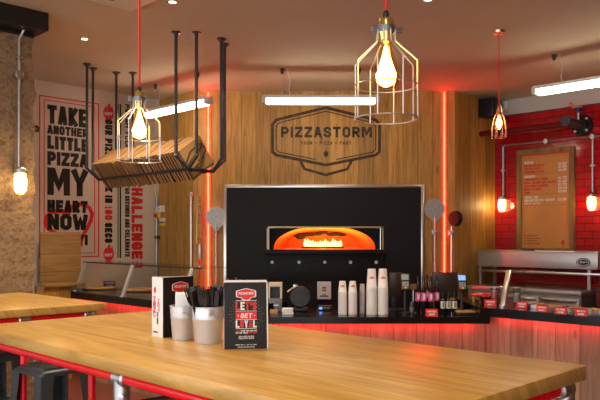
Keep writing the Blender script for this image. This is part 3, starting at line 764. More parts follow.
b = MB(); b.tube([(s5, -.03, zl+.10), (s5, -.03, zc5-.02), (s5+.02, -.03, zc5), (s9+1.0, -.03, zc5)], .011, 10); b.tube([(s9, -.03, zl+.10), (s9, -.03, zc5)], .011, 10); b.build('pipe', 'galv', t)
sj, _ = wr(547.5, 142)
for q in (sj, s9):
    b = MB(); b.lathe([(.028, 0), (.028, .05)], 14, mtx=Matrix.Translation((q, -.005, zc5)) @ Matrix.Rotation(R(90), 4, 'X')); b.build('junction', 'galv', t)
for q, z in ((s5, zc5-.30), (s9, zc5-.32), (s9+.2, zc5)):
    b = MB(); b.box(q-.022, q+.022, -.045, 0, z-.01, z+.01); b.build('saddle', 'galv', t)
# red pipe with flange and valve
sf, zf = wr(583, 125.5)
t = red_thing('flanged_pipe', 'dark red wall pipe ending in black bolted flange with valve', 'pipe', 0, zf, 0)
np_ = .36
b = MB(); b.tube([(.012, -np_, -.02), (sf-.02, -np_, -.02)], .032, 14); b.build('red_pipe', 'pipe_red', t)
b = MB(); b.tube([(sf, -.03, 0), (sf, -np_-.06, 0)], .050, 16); b.lathe([(.058, 0), (.060, .01), (.060, .05), (.058, .06)], 18, mtx=Matrix.Translation((sf, -np_-.03, 0)) @ Matrix.Rotation(R(90), 4, 'X')); b.build('pipe_stub', 'pipe_black', t)
MX = Matrix.Translation((sf, -.012, 0)) @ Matrix.Rotation(R(90), 4, 'X')
b = MB(); b.lathe([(.118, 0), (.118, .03), (.112, .036)], 28, mtx=MX); b.lathe([(.075, .034), (.068, .07), (.05, .075)], 20, mtx=MX); b.build('flange', 'oven_black', t)
for k in range(4):
    a = R(45+90*k); b = MB(); b.lathe([(.016, .03), (.016, .055)], 8, mtx=MX @ Matrix.Translation((.092*math.cos(a), .092*math.sin(a), 0))); b.build('flange_bolt', 'galv', t)
b = MB(); b.tube([(sf-.01, -.10, .045), (sf-.01, -.10, .135)], .013, 8); b.build('valve_stem', 'galv', t)
b = MB(); b.lathe([(.018, .13), (.018, .16), (.05, .165), (.05, .182)], 16, (sf-.01, -.10, 0)); b.build('valve_wheel', 'blue_paint', t)
b = MB(); b.tube([(sf+.03, -.10, .190), (sf-.06, -.10, .197), (sf-.11, -.10, .25)], [.013, .015, .019], 8); b.build('valve_handle', 'orange_paint', t)
# speaker and sensor
c = at(487.5, 107.5, 8.3)
t = thing('speaker', 'black box speaker mounted high beside the red tiles', 'speaker', CR + V*(.62) - U*0 + Vector((0,0,c.z)), -45)
b = MB(); b.box(.0, .20, -.12, .06, -.11, .11, .01); b.build('cabinet', 'black', t)
b = MB(); b.box(.018, .182, -.126, -.12, -.095, .095, .004); b.build('grille', 'oven_black', t)
s_, z_ = wr(504.5, 106)
t = red_thing('motion_sensor', 'small white square box on the white wall over the tiles', 'sensor', s_, z_)
b = MB(); b.box(-.045, .045, -.04, .012, -.05, .05, .008); b.build('case', 'white', t)
b = MB(); b.lathe([(.02, 0), (.016, .008)], 12, mtx=Matrix.Translation((0, -.04, 0)) @ Matrix.Rotation(R(90), 4, 'X')); b.build('lens_cap', 'white_wall', t)

# prep counter and chilled topping rail
WT = .955
t = red_thing('prep_counter', 'long stainless prep counter along the red tiled wall', 'counter', 0, 0)
b = MB(); b.box(.03, 1.39, -.75, -.02, WT-.045, WT, .004); b.build('worktop', 'steel', t)
b = MB(); b.box(.05, 1.37, -.70, -.03, .08, WT-.045); b.build('body', 'steel', t, 0)
for k in range(3):
    x0 = .07+.435*k
    for z0, z1 in ((.10, .48), (.50, .88)):
        b = MB(); b.box(x0, x0+.42, -.725, -.70, z0, z1, .004); dr = b.build('drawer', 'steel', t)
        b = MB(); b.box(x0+.02, x0+.40, -.76, -.725, z1-.05, z1-.012, .006); b.build('handle', 'trim_steel', dr)
t2 = red_thing('topping_chiller', 'stainless chilled topping rail with oval badge on prep counter', 'chiller', 0, WT)
c0 = WT
b = MB(); b.box(.05, 1.46, -.50, -.10, 1.17-c0, 1.345-c0, .006); b.build('housing', 'steel', t2)
b = MB(); b.box(.045, 1.22, -.505, -.095, 1.345-c0, 1.36-c0, .003); b.box(1.225, 1.465, -.505, -.095, 1.345-c0, 1.358-c0, .003); b.build('lid', 'trim_steel', t2)
b = MB(); b.box(.05, 1.60, -.50, -.12, 1.105-c0, 1.135-c0, .004); b.build('lower_shelf', 'trim_steel', t2)
for x in (.08, 1.36):
    for y in (-.47, -.14):
        b = MB(); b.box(x-.015, x+.015, y-.015, y+.015, 0, 1.17-c0); b.build('post', 'steel', t2)
b = MB(); b.lathe([(.075, 0), (.075, .006)], 28, mtx=Matrix.Translation((1.31, -.50, 1.245-c0)) @ Matrix.Scale(.6, 4, (0,0,1)) @ Matrix.Rotation(R(90), 4, 'X')); b.build('badge', 'black', t2)
b = MB(); b.stroke([(1.31+.062*math.cos(2*math.pi*k/24), 1.245-c0+.034*math.sin(2*math.pi*k/24)) for k in range(24)], .006, True, -.509, -.506)
b.stroke([(1.27, 1.24-c0), (1.285, 1.26-c0), (1.29, 1.235-c0), (1.305, 1.255-c0), (1.318, 1.238-c0), (1.33, 1.255-c0), (1.352, 1.245-c0)], .006, False, -.509, -.506); b.build('badge_mark', 'white_print', t2, 0)
b = MB(); b.box(.62, .74, -.507, -.44, 1.36-c0, 1.372-c0); b.build('black_grip', 'black', t2)
t = red_thing('cupboard', 'dark red cupboard at the end of the stainless prep counter', 'cupboard', 0, 0)
b = MB(); b.box(1.48, 2.7, -.60, -.02, .0, .96, .004); b.build('carcass', 'dark_red', t)
for k in range(2):
    b = MB(); b.box(1.50+.6*k, 2.08+.6*k, -.62, -.60, .05, .94, .004); d = b.build('door', 'dark_red', t)
    b = MB(); b.tube([(1.53+.6*k, -.645, .5), (1.53+.6*k, -.645, .64)], .006, 8); b.box(1.525+.6*k, 1.535+.6*k, -.645, -.62, .5, .51); b.box(1.525+.6*k, 1.535+.6*k, -.645, -.62, .63, .64); b.build('handle', 'galv', d)

# ================================================================== SERVING COUNTERS
RZ = .93; CZ = .857
LA = Vector((-2.60, 7.62, 0)); LB = Vector((-.64, 5.7, 0))
G = 'serving counter sections'
def local_front(t, name, a, b_, z0, z1, back, m, thick=.02):
    """vertical board from a to b_ (x,y), set `back` metres behind that line"""
    d = (b_-a); L = d.length; rz = math.atan2(d.y, d.x)
    mb = MB(); mb.box(0, L, back, back+thick, z0, z1); o = mb.build(name, m, t, 0); o.location = a; o.rotation_euler.z = rz; return o
def xy(*p): return [(q[0], q[1]) for q in p]
def section(lab, top, front, z, th, name='serving_counter'):
    t = thing(name, lab, 'counter', (0, 0, 0), 0, G)
    b = MB(); b.prism(xy(*top), z-th, z); o = b.build('countertop', 'black_stone', t, 0)
    for i, (a, c, a2, c2) in enumerate(front):
        local_front(t, 'front_panel', a2, c2, 0, z-th, .13, 'counter_wood')
        local_front(t, 'led_strip', a, c, z-th-.004, z-th+.004, .07, 'led', .03)
    return t
n_ = .75
Ld = (LB-LA).normalized(); Ln = Vector((-Ld.y, Ld.x, 0))
section('raised black serving counter under the slanted glass guard by cream wall', [LA, LB, LB+Ln*n_, LA+Ln*n_], [(LA, LB, LA, LB)], RZ, .072)
CA, CB = Vector((-.64, 5.7, 0)), Vector((1.465, 5.7, 0))
section('low black serving counter holding cups and sauce bottles before the oven', [CA+Vector((.003,0,0)), CB, CB+Vector((0,.68,0)), CA+Vector((.68+.003,.68,0))], [(CA+Vector((.09,0,0)), CB, CA+Vector((.09,0,0)), CB+Vector((.135,0,0)))], CZ, .055)
RA, RB = Vector((1.545, 5.7, 0)), Vector((3.25, 3.995, 0))
tR = section('raised black serving counter with red price cards along its edge', [(1.467, 5.7), RA, RB, RB+V*.62, (1.467, 6.65)], [(RA, RB, RA+U*.075, RB)], RZ, .072)
b = MB(); b.box(1.467, 1.545, 5.7, 5.76, CZ-.055, RZ-.072); b.box(1.467, 1.52, 5.76, 6.4, CZ, RZ-.072); b.build('end_block', 'black_stone', tR, 0)

# glass guard, wall side
t = thing('glass_guard', 'slanted glass food guard with steel posts on wall side counter', 'glass guard', (0, 0, RZ))
post_b = [onz(75.5, 291, RZ), onz(122.5, 297, RZ), None]
d0 = post_b[1]-post_b[0]; post_b[2] = post_b[1]+d0*1.0
off = V*.115; hz_ = .305
for i, p in enumerate(post_b):
    b = MB(); q = p+off
    dirv = Vector((off.x, off.y, hz_)); L = dirv.length; tilt = math.atan2(off.length, hz_)
    b.box(-.022, .022, -.012, .012, 0, L, .004, mtx=Matrix.Translation((p.x, p.y, 0)) @ Matrix.Rotation(R(-45), 4, 'Z') @ Matrix.Rotation(-tilt, 4, 'X'))
    b.build('post', 'post', t)
    b = MB(); b.lathe([(.028, 0), (.028, .012)], 14, (p.x, p.y, 0)); b.build('post_foot', 'galv', t)
e0, e1 = post_b[0]-d0*.05, post_b[2]+d0*.12
def quadslab(mb, a, b_, c, d, th):
    n = (b_-a).cross(d-a).normalized()*th
    lo = [mb.bm.verts.new(p) for p in (a, b_, c, d)]; hi = [mb.bm.verts.new(p+n) for p in (a, b_, c, d)]
    fs = [mb.bm.faces.new(lo[::-1]), mb.bm.faces.new(hi)]
    for i in range(4): fs.append(mb.bm.faces.new((lo[i], lo[(i+1) % 4], hi[(i+1) % 4], hi[i])))
    bmesh.ops.recalc_face_normals(mb.bm, faces=fs)
Z = lambda v, z: Vector((v.x, v.y, z))
b = MB(); pk = V*.022; quadslab(b, Z(e0+pk, .0), Z(e1+pk, .0), Z(e1+off+pk, hz_), Z(e0+off+pk, hz_), .006); b.build('front_pane', 'glass', t, 0)
b = MB(); quadslab(b, Z(e0+off, hz_), Z(e1+off, hz_), Z(e1+off+V*.34, hz_), Z(e0+off+V*.34, hz_), .008); b.build('top_pane', 'glass', t, 0)
b = MB(); b.tube([Z(e0+off, hz_+.004), Z(e1+off, hz_+.004)], .007, 8); b.build('edge_rail', 'pipe_black', t)
# glass guard end, tile side
t = thing('glass_guard', 'glass end guard on slanted steel post on the tile side counter', 'glass guard', (0, 0, RZ))
p = onz(502.5, 307, RZ); hz2 = .30
b = MB(); tilt = math.atan2(.11, hz2)
b.box(-.022, .022, -.012, .012, 0, math.hypot(.11, hz2), .004, mtx=Matrix.Translation((p.x, p.y, 0)) @ Matrix.Rotation(R(-45), 4, 'Z') @ Matrix.Rotation(-tilt, 4, 'X')); b.build('post', 'trim_steel', t)
b = MB(); b.lathe([(.028, 0), (.028, .012)], 14, (p.x, p.y, 0)); b.build('post_foot', 'galv', t)
pv = [p+V*.012, p+V*.40, p+V*.40, p+V*.122]
b = MB(); quadslab(b, Z(pv[0], 0), Z(pv[1], 0), Z(pv[2], hz2), Z(pv[3], hz2), .008); b.build('end_pane', 'glass', t, 0)
b = MB(); quadslab(b, Z(pv[3], hz2), Z(pv[2], hz2), Z(pv[2]-U*.05, hz2), Z(pv[3]-U*.05, hz2), .006); b.build('top_edge', 'pipe_black', t, 0)

# food in the wall side guard
for i, (px, py, r) in enumerate(((100, 289.2, .17), (141, 291.2, .17))):
    c = onz(px, py, RZ)
    t = thing('pizza_pan', ('round steel pan under pizza nearest the cream wall', 'round steel pan under pizza nearer the menu card')[i], 'pan', c)
    b = MB(); b.lathe([(r+.01, 0), (r+.02, .012), (r+.012, .012), (r+.005, .004)], 32); b.build('dish', 'galv', t)
    t = thing('pizza', ('golden pizza behind glass nearest the cream wall', 'golden pizza behind glass nearer the menu card')[i], 'pizza', c+Vector((0, 0, .0045)))
    b = MB(); b.lathe([(r-.01, 0), (r, .012), (r-.01, .026), (r-.03, .028), (r-.04, .018), (.001, .018)], 32); b.build('crust', 'dough', t)
    b = MB()
    for k in range(26):
        a, q = random.uniform(0, 6.28), (r-.05)*math.sqrt(random.random()); b.ball((q*math.cos(a), q*math.sin(a), .02), .013, (1, 1, .4), 1)
    b.build('topping', 'topping', t, kind='stuff')
c = onz(109.5, 286.5, RZ); c.y = 7.85; c.x = (109.5-300)/FPX*7.85
c = Vector(((109.5-300)/FPX*7.9, 7.9, RZ))
t = thing('counter_label', 'small blue label card behind the glass guard', 'label', c, -20)
zt_ = H+(HOR-281)/FPX*7.9-RZ; zb_ = H+(HOR-287)/FPX*7.9-RZ
b = MB(); b.box(-.078, .078, -.004, .004, zb_, zt_); b.build('card', 'blue', t, 0)
b = MB(); b.text('VEGETARIAN', -.06, (zb_+zt_)/2+.004, .02, .012, .004, .003, -.006, -.004, fit=.12); b.text('OPTION', -.03, zb_+.008, .016, .01, .003, .003, -.006, -.004); b.build('lettering', 'white_print', t, 0)
b = MB(); b.box(-.02, .02, -.015, .015, 0, max(.004, zb_)); b.build('stand', 'galv', t)

# ---- items on the low counter
def oncz(px, py): return onz(px, py, CZ)
def cup_mesh(r0, r1, h, m, logo, name='paper_cup'):
    """inverted cup: rim (wide) down"""
    b = MB(); b.lathe([(r1, 0), (r1+.003, .003), (r1, .007), (r0, h), (r0*.96, h+.001), (.001, h-.004)], 22, caps=False)
    o = b.build(name, m)
    return o
def cup_stack(px, py, r0, r1, h, n, pitch, m, lab, lab_top, grp, logo):
    c = oncz(px, py); base = None
    for k in range(n):
        if base is None:
            base = cup_mesh(r0, r1, h, m, logo); o = base
        else:
            o = base.copy(); COL.objects.link(o)
        o.location = c + Vector((0, 0, pitch*k)); o['label'] = lab; o['category'] = 'cup'; o['group'] = grp
    o['label'] = lab_top
    if logo:
        b = MB(); rr = r0+(r1-r0)*.45+.0012
        for a in range(7):
            an = R(-90-24+8*a); x, y = rr*math.cos(an), rr*math.sin(an)
            b.box(-.0045, .0045, -.001, .001, h*.50, h*.50+.012*(1.6 if a in (2, 3, 4) else 1), mtx=Matrix.Translation((x, y, 0)) @ Matrix.Rotation(an+R(90), 4, 'Z'))
        lg = b.build('printed_crest', logo, o, 0)
    return o
cup_stack(342.5, 314.3, .026, .0355, .095, 17, .0115, 'cup', 'white paper cup nested in the short stack nearest the control box', 'white paper cup with pink crest topping the short stack nearest the control box', 'cups in the first short stack', 'soft_red')
cup_stack(352.7, 314.3, .026, .0355, .095, 17, .0115, 'cup', 'white paper cup nested in the short stack beside clear cups', 'white paper cup with pink crest topping the short stack beside clear cups', 'cups in the second short stack', 'soft_red')
cup_stack(371.6, 314.3, .033, .043, .16, 20, .0117, 'cup', 'white paper cup nested in tall stack beside the clear cups', 'large paper cup with crest topping the tall stack beside clear cups', 'cups in the first tall stack', 'soft_red')
cup_stack(382.8, 314.3, .033, .043, .16, 20, .0117, 'cup', 'white paper cup nested in the tall stack nearest the till', 'large paper cup with crest topping the tall stack nearest the till', 'cups in the second tall stack', 'soft_red')
cup_stack(362.3, 313.6, .019, .024, .07, 14, .014, 'cup_clear', 'clear plastic cup nested between the short and tall paper stacks', 'clear plastic cup topping the stack between the paper cups', 'clear cups', None)

def bottle(name, px, py, r, h, neck, label_m, lz0, lz1, lab, grp, capm='black', proto=None):
    c = oncz(px, py)
    if proto: return copy_tree(proto, c, random.uniform(-15, 15), lab)
    t = thing(name, lab, 'bottle', c, 0, grp)
    b = MB(); b.lathe([(r*.85, 0), (r, .006), (r, h*.52), (r*.9, h*.60), (r*.42, h*.70), (r*.36, h*.94)], 18); b.build('glass_body', 'bottle', t)
    b = MB(); b.lathe([(r*.42, h*neck), (r*.44, h*.93), (r*.44, h), (r*.3, h)], 14); b.build('cap', capm, t)
    b = MB(); b.lathe([(r*1.02, lz0*h), (r*1.02, lz1*h)], 18, caps=False); lb = b.build('label_band', label_m, t)
    b = MB()
    for k in range(4):
        an = R(-105+10*k); b.box(-.0022, .0022, -.0008, .0008, (lz0+.05)*h, (lz1-.04)*h, mtx=Matrix.Translation((r*1.025*math.cos(an), r*1.025*math.sin(an), 0)) @ Matrix.Rotation(an+R(90), 4, 'Z'))
    b.build('label_print', 'white_print' if label_m == 'pink_label' else 'grey_print', lb, 0)
    b = MB(); b.ring((0, 0, h*.66), r*.52, .0022, 16, 5); b.build('neck_band', 'wire', t)
    return t
pr = bottle('sauce_bottle', 418, 313, .0235, .315, .86, 'pink_label', .33, .56, 'tall dark bottle with pink label, first from the card reader stand', 'tall pink label bottles')
labs = ['tall dark bottle with pink label, second from the card reader stand', 'tall dark bottle with pink label, third from card reader stand', 'tall dark pink-label bottle behind the red card, next to short bottles',
        'tall dark bottle half hidden at back of the pink label row', 'tall dark bottle at the very back of the pink label row']
for (px, py), lb in zip(((423.8, 313.2), (430.8, 313.4), (437, 312.4), (427.2, 309.8), (440.2, 309.6)), labs): bottle('', px, py, 0, 0, 0, None, 0, 0, lb, None, proto=pr)
pr = bottle('small_bottle', 443, 313.4, .0205, .18, .80, 'white_label', .24, .58, 'short dark bottle with white label next to the tall pink ones', 'short white label bottles')
for (px, py), lb in zip(((448.7, 313.4), (454.6, 313.4)), ('middle short dark bottle of the white-label three', 'short dark bottle with white label farthest from the pink labels')): bottle('', px, py, 0, 0, 0, None, 0, 0, lb, None, proto=pr)
# dark tin at left of bottles
c = oncz(411.8, 313.5)
t = thing('pepper_mill', 'short dark grey mill beside the pink label bottles', 'mill', c)
b = MB(); b.lathe([(.019, 0), (.02, .06), (.016, .07), (.018, .085), (.010, .1), (.001, .103)], 16); b.build('body', 'pipe_black', t)
b = MB(); b.lathe([(.0205, .02), (.0205, .055)], 16, caps=False); b.build('label_band', 'grey', t)
# tent price cards
def price_card(px, py, w, h, z, lab, rz=0, words=('LARGE', 'PIZZA'), grp='red price cards', c=None):
    c = c or onz(px, py, z)
    t = thing('price_card', lab, 'price card', c, rz, grp)
    k = .62*h; e = .003
    b = MB(); quadslab(b, Vector((-w/2, 0, 0)), Vector((w/2, 0, 0)), Vector((w/2, k*.55, h)), Vector((-w/2, k*.55, h)), -e); quadslab(b, Vector((w/2, k*1.1, 0)), Vector((-w/2, k*1.1, 0)), Vector((-w/2, k*.55, h)), Vector((w/2, k*.55, h)), -e)
    b.build('folded_card', 'red', t, 0)
    b = MB(); tmp = b
    tmp.text(words[0], -w*.36, h*.56, h*.24, w*.1, h*.06, h*.03, -.0012, 0, fit=w*.72); tmp.text(words[1], -w*.25, h*.16, h*.24, w*.1, h*.06, h*.03, -.0012, 0, fit=w*.5)
    bmesh.ops.transform(b.bm, matrix=Matrix.Translation((0, -.0016, 0)) @ Matrix.Rotation(-math.atan2(k*.55, h), 4, 'X'), verts=b.bm.verts)
    b.build('lettering', 'white_print', t, 0)
    return t
price_card(432, 316.6, .10, .062, CZ, 'red folded price card in front of the pink label bottles', 0, ('SAUCES', '50P'))
# card readers, tills
def reader(px, py_top, py_bot, d, scr, lab, rz):
    zt_, zb_ = at(px, py_top, d).z, at(px, py_bot, d).z; c = Vector((wx(px, d), d, CZ)); h = zt_-zb_
    t = thing('card_reader', lab, 'card reader', c, rz)
    b = MB(); b.lathe([(.045, 0), (.045, .012), (.014, .02), (.012, zb_-CZ+.05)], 16); b.build('stand', 'black', t)
    mx = Matrix.Translation((0, -.02, zb_-CZ)) @ Matrix.Rotation(R(-18), 4, 'X')
    b = MB(); b.box(-.040, .040, -.02, .02, 0, h, .010, mtx=mx); b.build('body', 'black', t)
    b = MB(); b.box(-.030, .030, -.0225, -.02, h*.60, h*.90, mtx=mx); b.build('screen', scr, t, 0)
    for i in range(3):
        for j in range(3):
            b = MB(); x = -.027+.019*i
            b.box(x, x+.016, -.024, -.02, h*(.22+.10*j), h*(.22+.10*j)+h*.075, mtx=mx); b.build('key', 'screen_grey', t, 0)
    for i, m in enumerate(('red', 'yellow', 'green')):
        b = MB(); x = -.027+.019*i; b.box(x, x+.016, -.0245, -.02, h*.10, h*.19, mtx=mx); b.build('%s_key' % m, m, t, 0)
M['green'] = mat('green key', (.03,.30,.06), .4)
reader(405, 273, 290.5, 5.95, 'screen_grey', 'card reader with grey screen on stand near the tall cups', 0)
reader(461.8, 273.5, 291, 5.95, 'screen_blue', 'card reader with lit blue screen near the steel prep counter', 0)
def till(px0, px1, py0, py1, d, lab):
    a, c = at(px0, py1, d), at(px1, py0, d); cx = (a.x+c.x)/2
    t = thing('till_screen', lab, 'till', (cx, d, CZ))
    b = MB(); b.box(-(c.x-a.x)/2, (c.x-a.x)/2, -.012, .012, a.z-CZ, c.z-CZ, .006, mtx=Matrix.Rotation(R(8), 4, 'X')); b.build('monitor', 'screen_dark', t)
    b = MB(); b.box(-.03, .03, .02, .05, .01, (a.z-CZ)+.12, .004); b.build('neck', 'black', t)
    b = MB(); b.box(-.10, .10, -.06, .09, 0, .014, .004); b.build('foot', 'black', t)
till(431.5, 457, 271.5, 297, 6.22, 'wide dark till screen behind the pink label bottles')
till(388.8, 401, 272, 296, 6.22, 'narrow dark till screen behind the tall paper cups')
c = Vector((wx(413.2, 6.0), 6.0, CZ))
t = thing('counter_sign', 'small brown sign on thin post beside the card reader', 'sign', c)
b = MB(); b.box(-.03, .03, -.004, .004, .20, .25, .002); b.build('plate', 'brown_paint', t)
b = MB(); b.tube([(0, 0, .004), (0, 0, .2)], .005, 8); b.build('post', 'wire', t); b = MB(); b.lathe([(.03, 0), (.03, .006)], 16); b.build('foot', 'wire', t)
# leaflets tray at end of counter
c = oncz(470.5, 315.0)
t = thing('leaflet_tray', 'wooden leaflet tray at the end of low counter', 'tray', c+Vector((-.02,0,0)))
b = MB(); b.box(-.10, .07, 0, .16, 0, .018, .003); b.build('tray_base', 'black', t)
b = MB(); b.box(-.092, .062, .008, .15, .018, .030, .002, mtx=Matrix.Rotation(R(-2), 4, 'Z')); b.build('leaflets', 'bin_wood', t)

# printer, papers, dispenser left of the cups
c = Vector((wx(275.5, 6.2), 6.2, CZ))
t = thing('receipt_printer', 'beige and grey receipt printer beside the loyalty card', 'printer', c)
k = 6.2/FPX
b = MB(); b.box(-.06, .06, -.08, .08, 0, .115, .006); b.build('base', 'grey', t)
b = MB(); b.box(-.06, .06, .02, .08, .115, .25, .005); b.box(-.06, .06, -.08, .02, .215, .25, .005); b.box(-.06, -.045, -.08, .02, .115, .215); b.box(.042, .06, -.08, .02, .115, .215); b.build('hood', 'beige', t)
b = MB(); b.box(-.045, .042, .012, .02, .115, .215); b.build('slot', 'black', t, 0)
b = MB(); b.box(-.03, .03, -.083, -.08, .05, .06); b.build('button_strip', 'wire', t, 0)
c = oncz(274, 314.5)
t = thing('wood_block', 'small tan stack of order pads before the printer', 'notepad', c)
b = MB(); b.box(-.035, .03, 0, .06, 0, .035, .002); b.build('pads', 'cardboard', t); b = MB(); b.box(-.033, .028, .002, .058, .035, .039); b.build('top_sheet', 'bin_wood', t)
c = oncz(287.5, 315)
t = thing('napkin_pile', 'pile of white paper napkins on the low counter', 'napkins', c)
for k in range(3):
    b = MB(); b.box(-.045, .045, 0, .09, .018*k, .018*k+.017, .003, mtx=Matrix.Rotation(R((-4, 3, -2)[k]), 4, 'Z')); b.build('napkin_layer', 'paper', t)
c = Vector((wx(300, 6.15), 6.15, CZ))
t = thing('tape_dispenser', 'black round dispenser with chrome spout by the napkins', 'dispenser', c)
b = MB(); b.box(-.07, .07, -.05, .05, 0, .03, .006); b.build('base', 'black', t)
b = MB(); b.X = Matrix.Translation((.0, 0, .125)) @ Matrix.Rotation(R(90), 4, 'X'); b.lathe([(.085, -.035), (.095, -.02), (.095, .02), (.085, .035)], 28); b.build('drum', 'black', t)
b = MB(); b.X = Matrix.Translation((0, -.04, .125)) @ Matrix.Rotation(R(90), 4, 'X'); b.ring((0, 0, 0), .07, .004, 24, 6); b.build('drum_ring', 'pipe_black', t)
b = MB(); b.tube([(-.02, 0, .215), (-.07, -.02, .20), (-.11, -.03, .17)], .009, 8); b.box(-.06, -.02, -.02, .02, .205, .235, .004); b.build('spout', 'galv', t)
c = oncz(322, 309); c = Vector((wx(324, 6.25), 6.25, CZ))
t = thing('network_box', 'flat black box with blue indicator light under control box', 'device', c)
b = MB(); b.box(-.05, .07, -.05, .05, 0, .04, .004); b.build('case', 'black', t)
b = MB(); b.box(-.045, -.018, -.053, -.05, .012, .030); b.build('blue_light', 'led_blue', t, 0)
b = MB(); b.text('ON AIR', -.008, .016, .012, .008, .003, .003, -.0515, -.05); b.build('lettering', 'grey_print', t, 0)
# copper spoons in a pot, tips above the loyalty card
c = Vector((wx(235, 6.1), 6.1, CZ))
t = thing('spoon_pot', 'black pot holding copper tipped stirrers behind loyalty card', 'pot', c)
b = MB(); b.lathe([(.05, 0), (.055, .14), (.05, .14), (.045, .01), (.001, .008)], 20, caps=False); b.build('pot', 'black', t)
for q, (dx, h) in enumerate(((-.06, .29), (.01, .30), (.046, .285))):
    o_ = MB(); o_.tube([(dx*.4, 0, .012), (dx, 0, h-.03), (dx, 0, h)], [.004, .006, .009], 8)
    o_.build('stirrer', 'copper', label=('copper stirrer tip leaning in the black pot', 'copper stirrer upright in the black pot', 'copper stirrer leaning toward the oven mouth side of black pot')[q], cat='stirrer', group='copper stirrers').location = c

# ---- items on the tile side counter
def jar(px, py, fillm, fh, lab):
    c = onz(px, py, RZ); r, h = .033, .14
    t = thing('glass_jar', lab, 'jar', c)
    b = MB(); b.lathe([(r*.9, 0), (r, .005), (r, h), (r*.95, h), (r*.95, .006), (.001, .006)], 18, caps=False); b.build('glass', 'jar', t)
    b = MB(); b.lathe([(r*.93, .007), (r*.93, fh*h), (.001, fh*h+.002)], 16); b.build('filling', fillm, t)
    b = MB(); b.ring((0, 0, h), r, .004, 20, 6); b.build('rim', 'wire', t)
jar(494.5, 303.2, 'soft_red', .80, 'glass jar of red sweets behind the slanted post')
jar(501.8, 302.4, 'topping', .35, 'glass jar half hidden by the slanted steel post')
jar(516.8, 303.4, 'cup', .62, 'glass jar of white sugar inside the glass end guard')
c = onz(485.5, 302.6, RZ)
t = thing('tomato_bowl', 'black bowl heaped with red tomatoes near the jars', 'bowl', c)
b = MB(); b.lathe([(.035, 0), (.052, .035), (.058, .05), (.053, .05), (.03, .008), (.001, .008)], 20, caps=False); b.build('bowl', 'black', t)
k = 0
for a in range(9):
    an = a*2*math.pi/6; q = .033 if a < 6 else .014*(a-6 > 0)*1.0
    z = .058 if a < 6 else .072
    if a >= 6: an = a*2.1; q = .014
    o_ = MB(); o_.ball((0, 0, 0), .0155, (1, 1, .9), 2); o_.build('tomato', 'tomato', label='small red tomato heaped in the black bowl', cat='tomato', group='tomatoes in the black bowl').location = c+Vector((q*math.cos(an), q*math.sin(an), z))
c = onz(473.6, 301.5, RZ)
t = thing('beaker', 'small tan cardboard beaker beside the blue screen card reader', 'cup', c)
b = MB(); b.lathe([(.014, 0), (.018, .05), (.016, .05), (.012, .004), (.001, .004)], 14, caps=False); b.build('wall', 'cardboard', t)
price_card(490.5, 306.2, .095, .055, RZ, 'red folded price card under the glass jars', -10, ('TOPPING', '£1'))
pcs = [(521.5, 308.2, 'red folded price card beside the glass end guard'), (541.5, 312.0, 'red price card second from the glass end guard'), (560.3, 314.2, 'red price card third from the glass end guard'), (580.8, 316.2, 'red price card farthest from the glass end guard')]
for (px, py, lb), w in zip(pcs, (('GARLIC', 'BREAD'), ('HOUSE', 'SALAD'), ('OLIVES', '£2'), ('SPICY', 'WINGS'))):
    price_card(px, py, .088, .054, RZ, lb, -38, w)
trays = [(533.8, 308.2, 'topping', 'steel food tray of mixed toppings by first two price cards'), (552, 310.6, 'topping', 'steel food tray between the second and third price cards'), (572.5, 312.6, 'orange_food', 'steel food tray of orange peppers between price cards'), (594, 314.6, 'dough', 'steel food tray of pale cheese past the last price card')]
M['orange_food'] = noisy('orange peppers', (.75,.26,.03), (.58,.12,.02), 50, .5, .3)
for px, py, m, lb in trays:
    c = onz(px, py, RZ); t = thing('food_tray', lb, 'tray', c + V*.05, -45, 'steel food trays')
    b = MB(); x, y, h = .065, .075, .03
    b.box(-x, x, -y, y, 0, .004); b.box(-x, x, -y, -y+.003, 0, h); b.box(-x, x, y-.003, y, 0, h); b.box(-x, -x+.003, -y, y, 0, h); b.box(x-.003, x, -y, y, 0, h); b.build('tray', 'galv', t, 0)
    b = MB()
    for k in range(60): b.ball((random.uniform(-x+.014, x-.014), random.uniform(-y+.014, y-.014), random.uniform(.012, .038)), random.uniform(.009, .014), (1, random.uniform(.5, 1), .6), 1)
    b.build('food', m, t, kind='stuff')

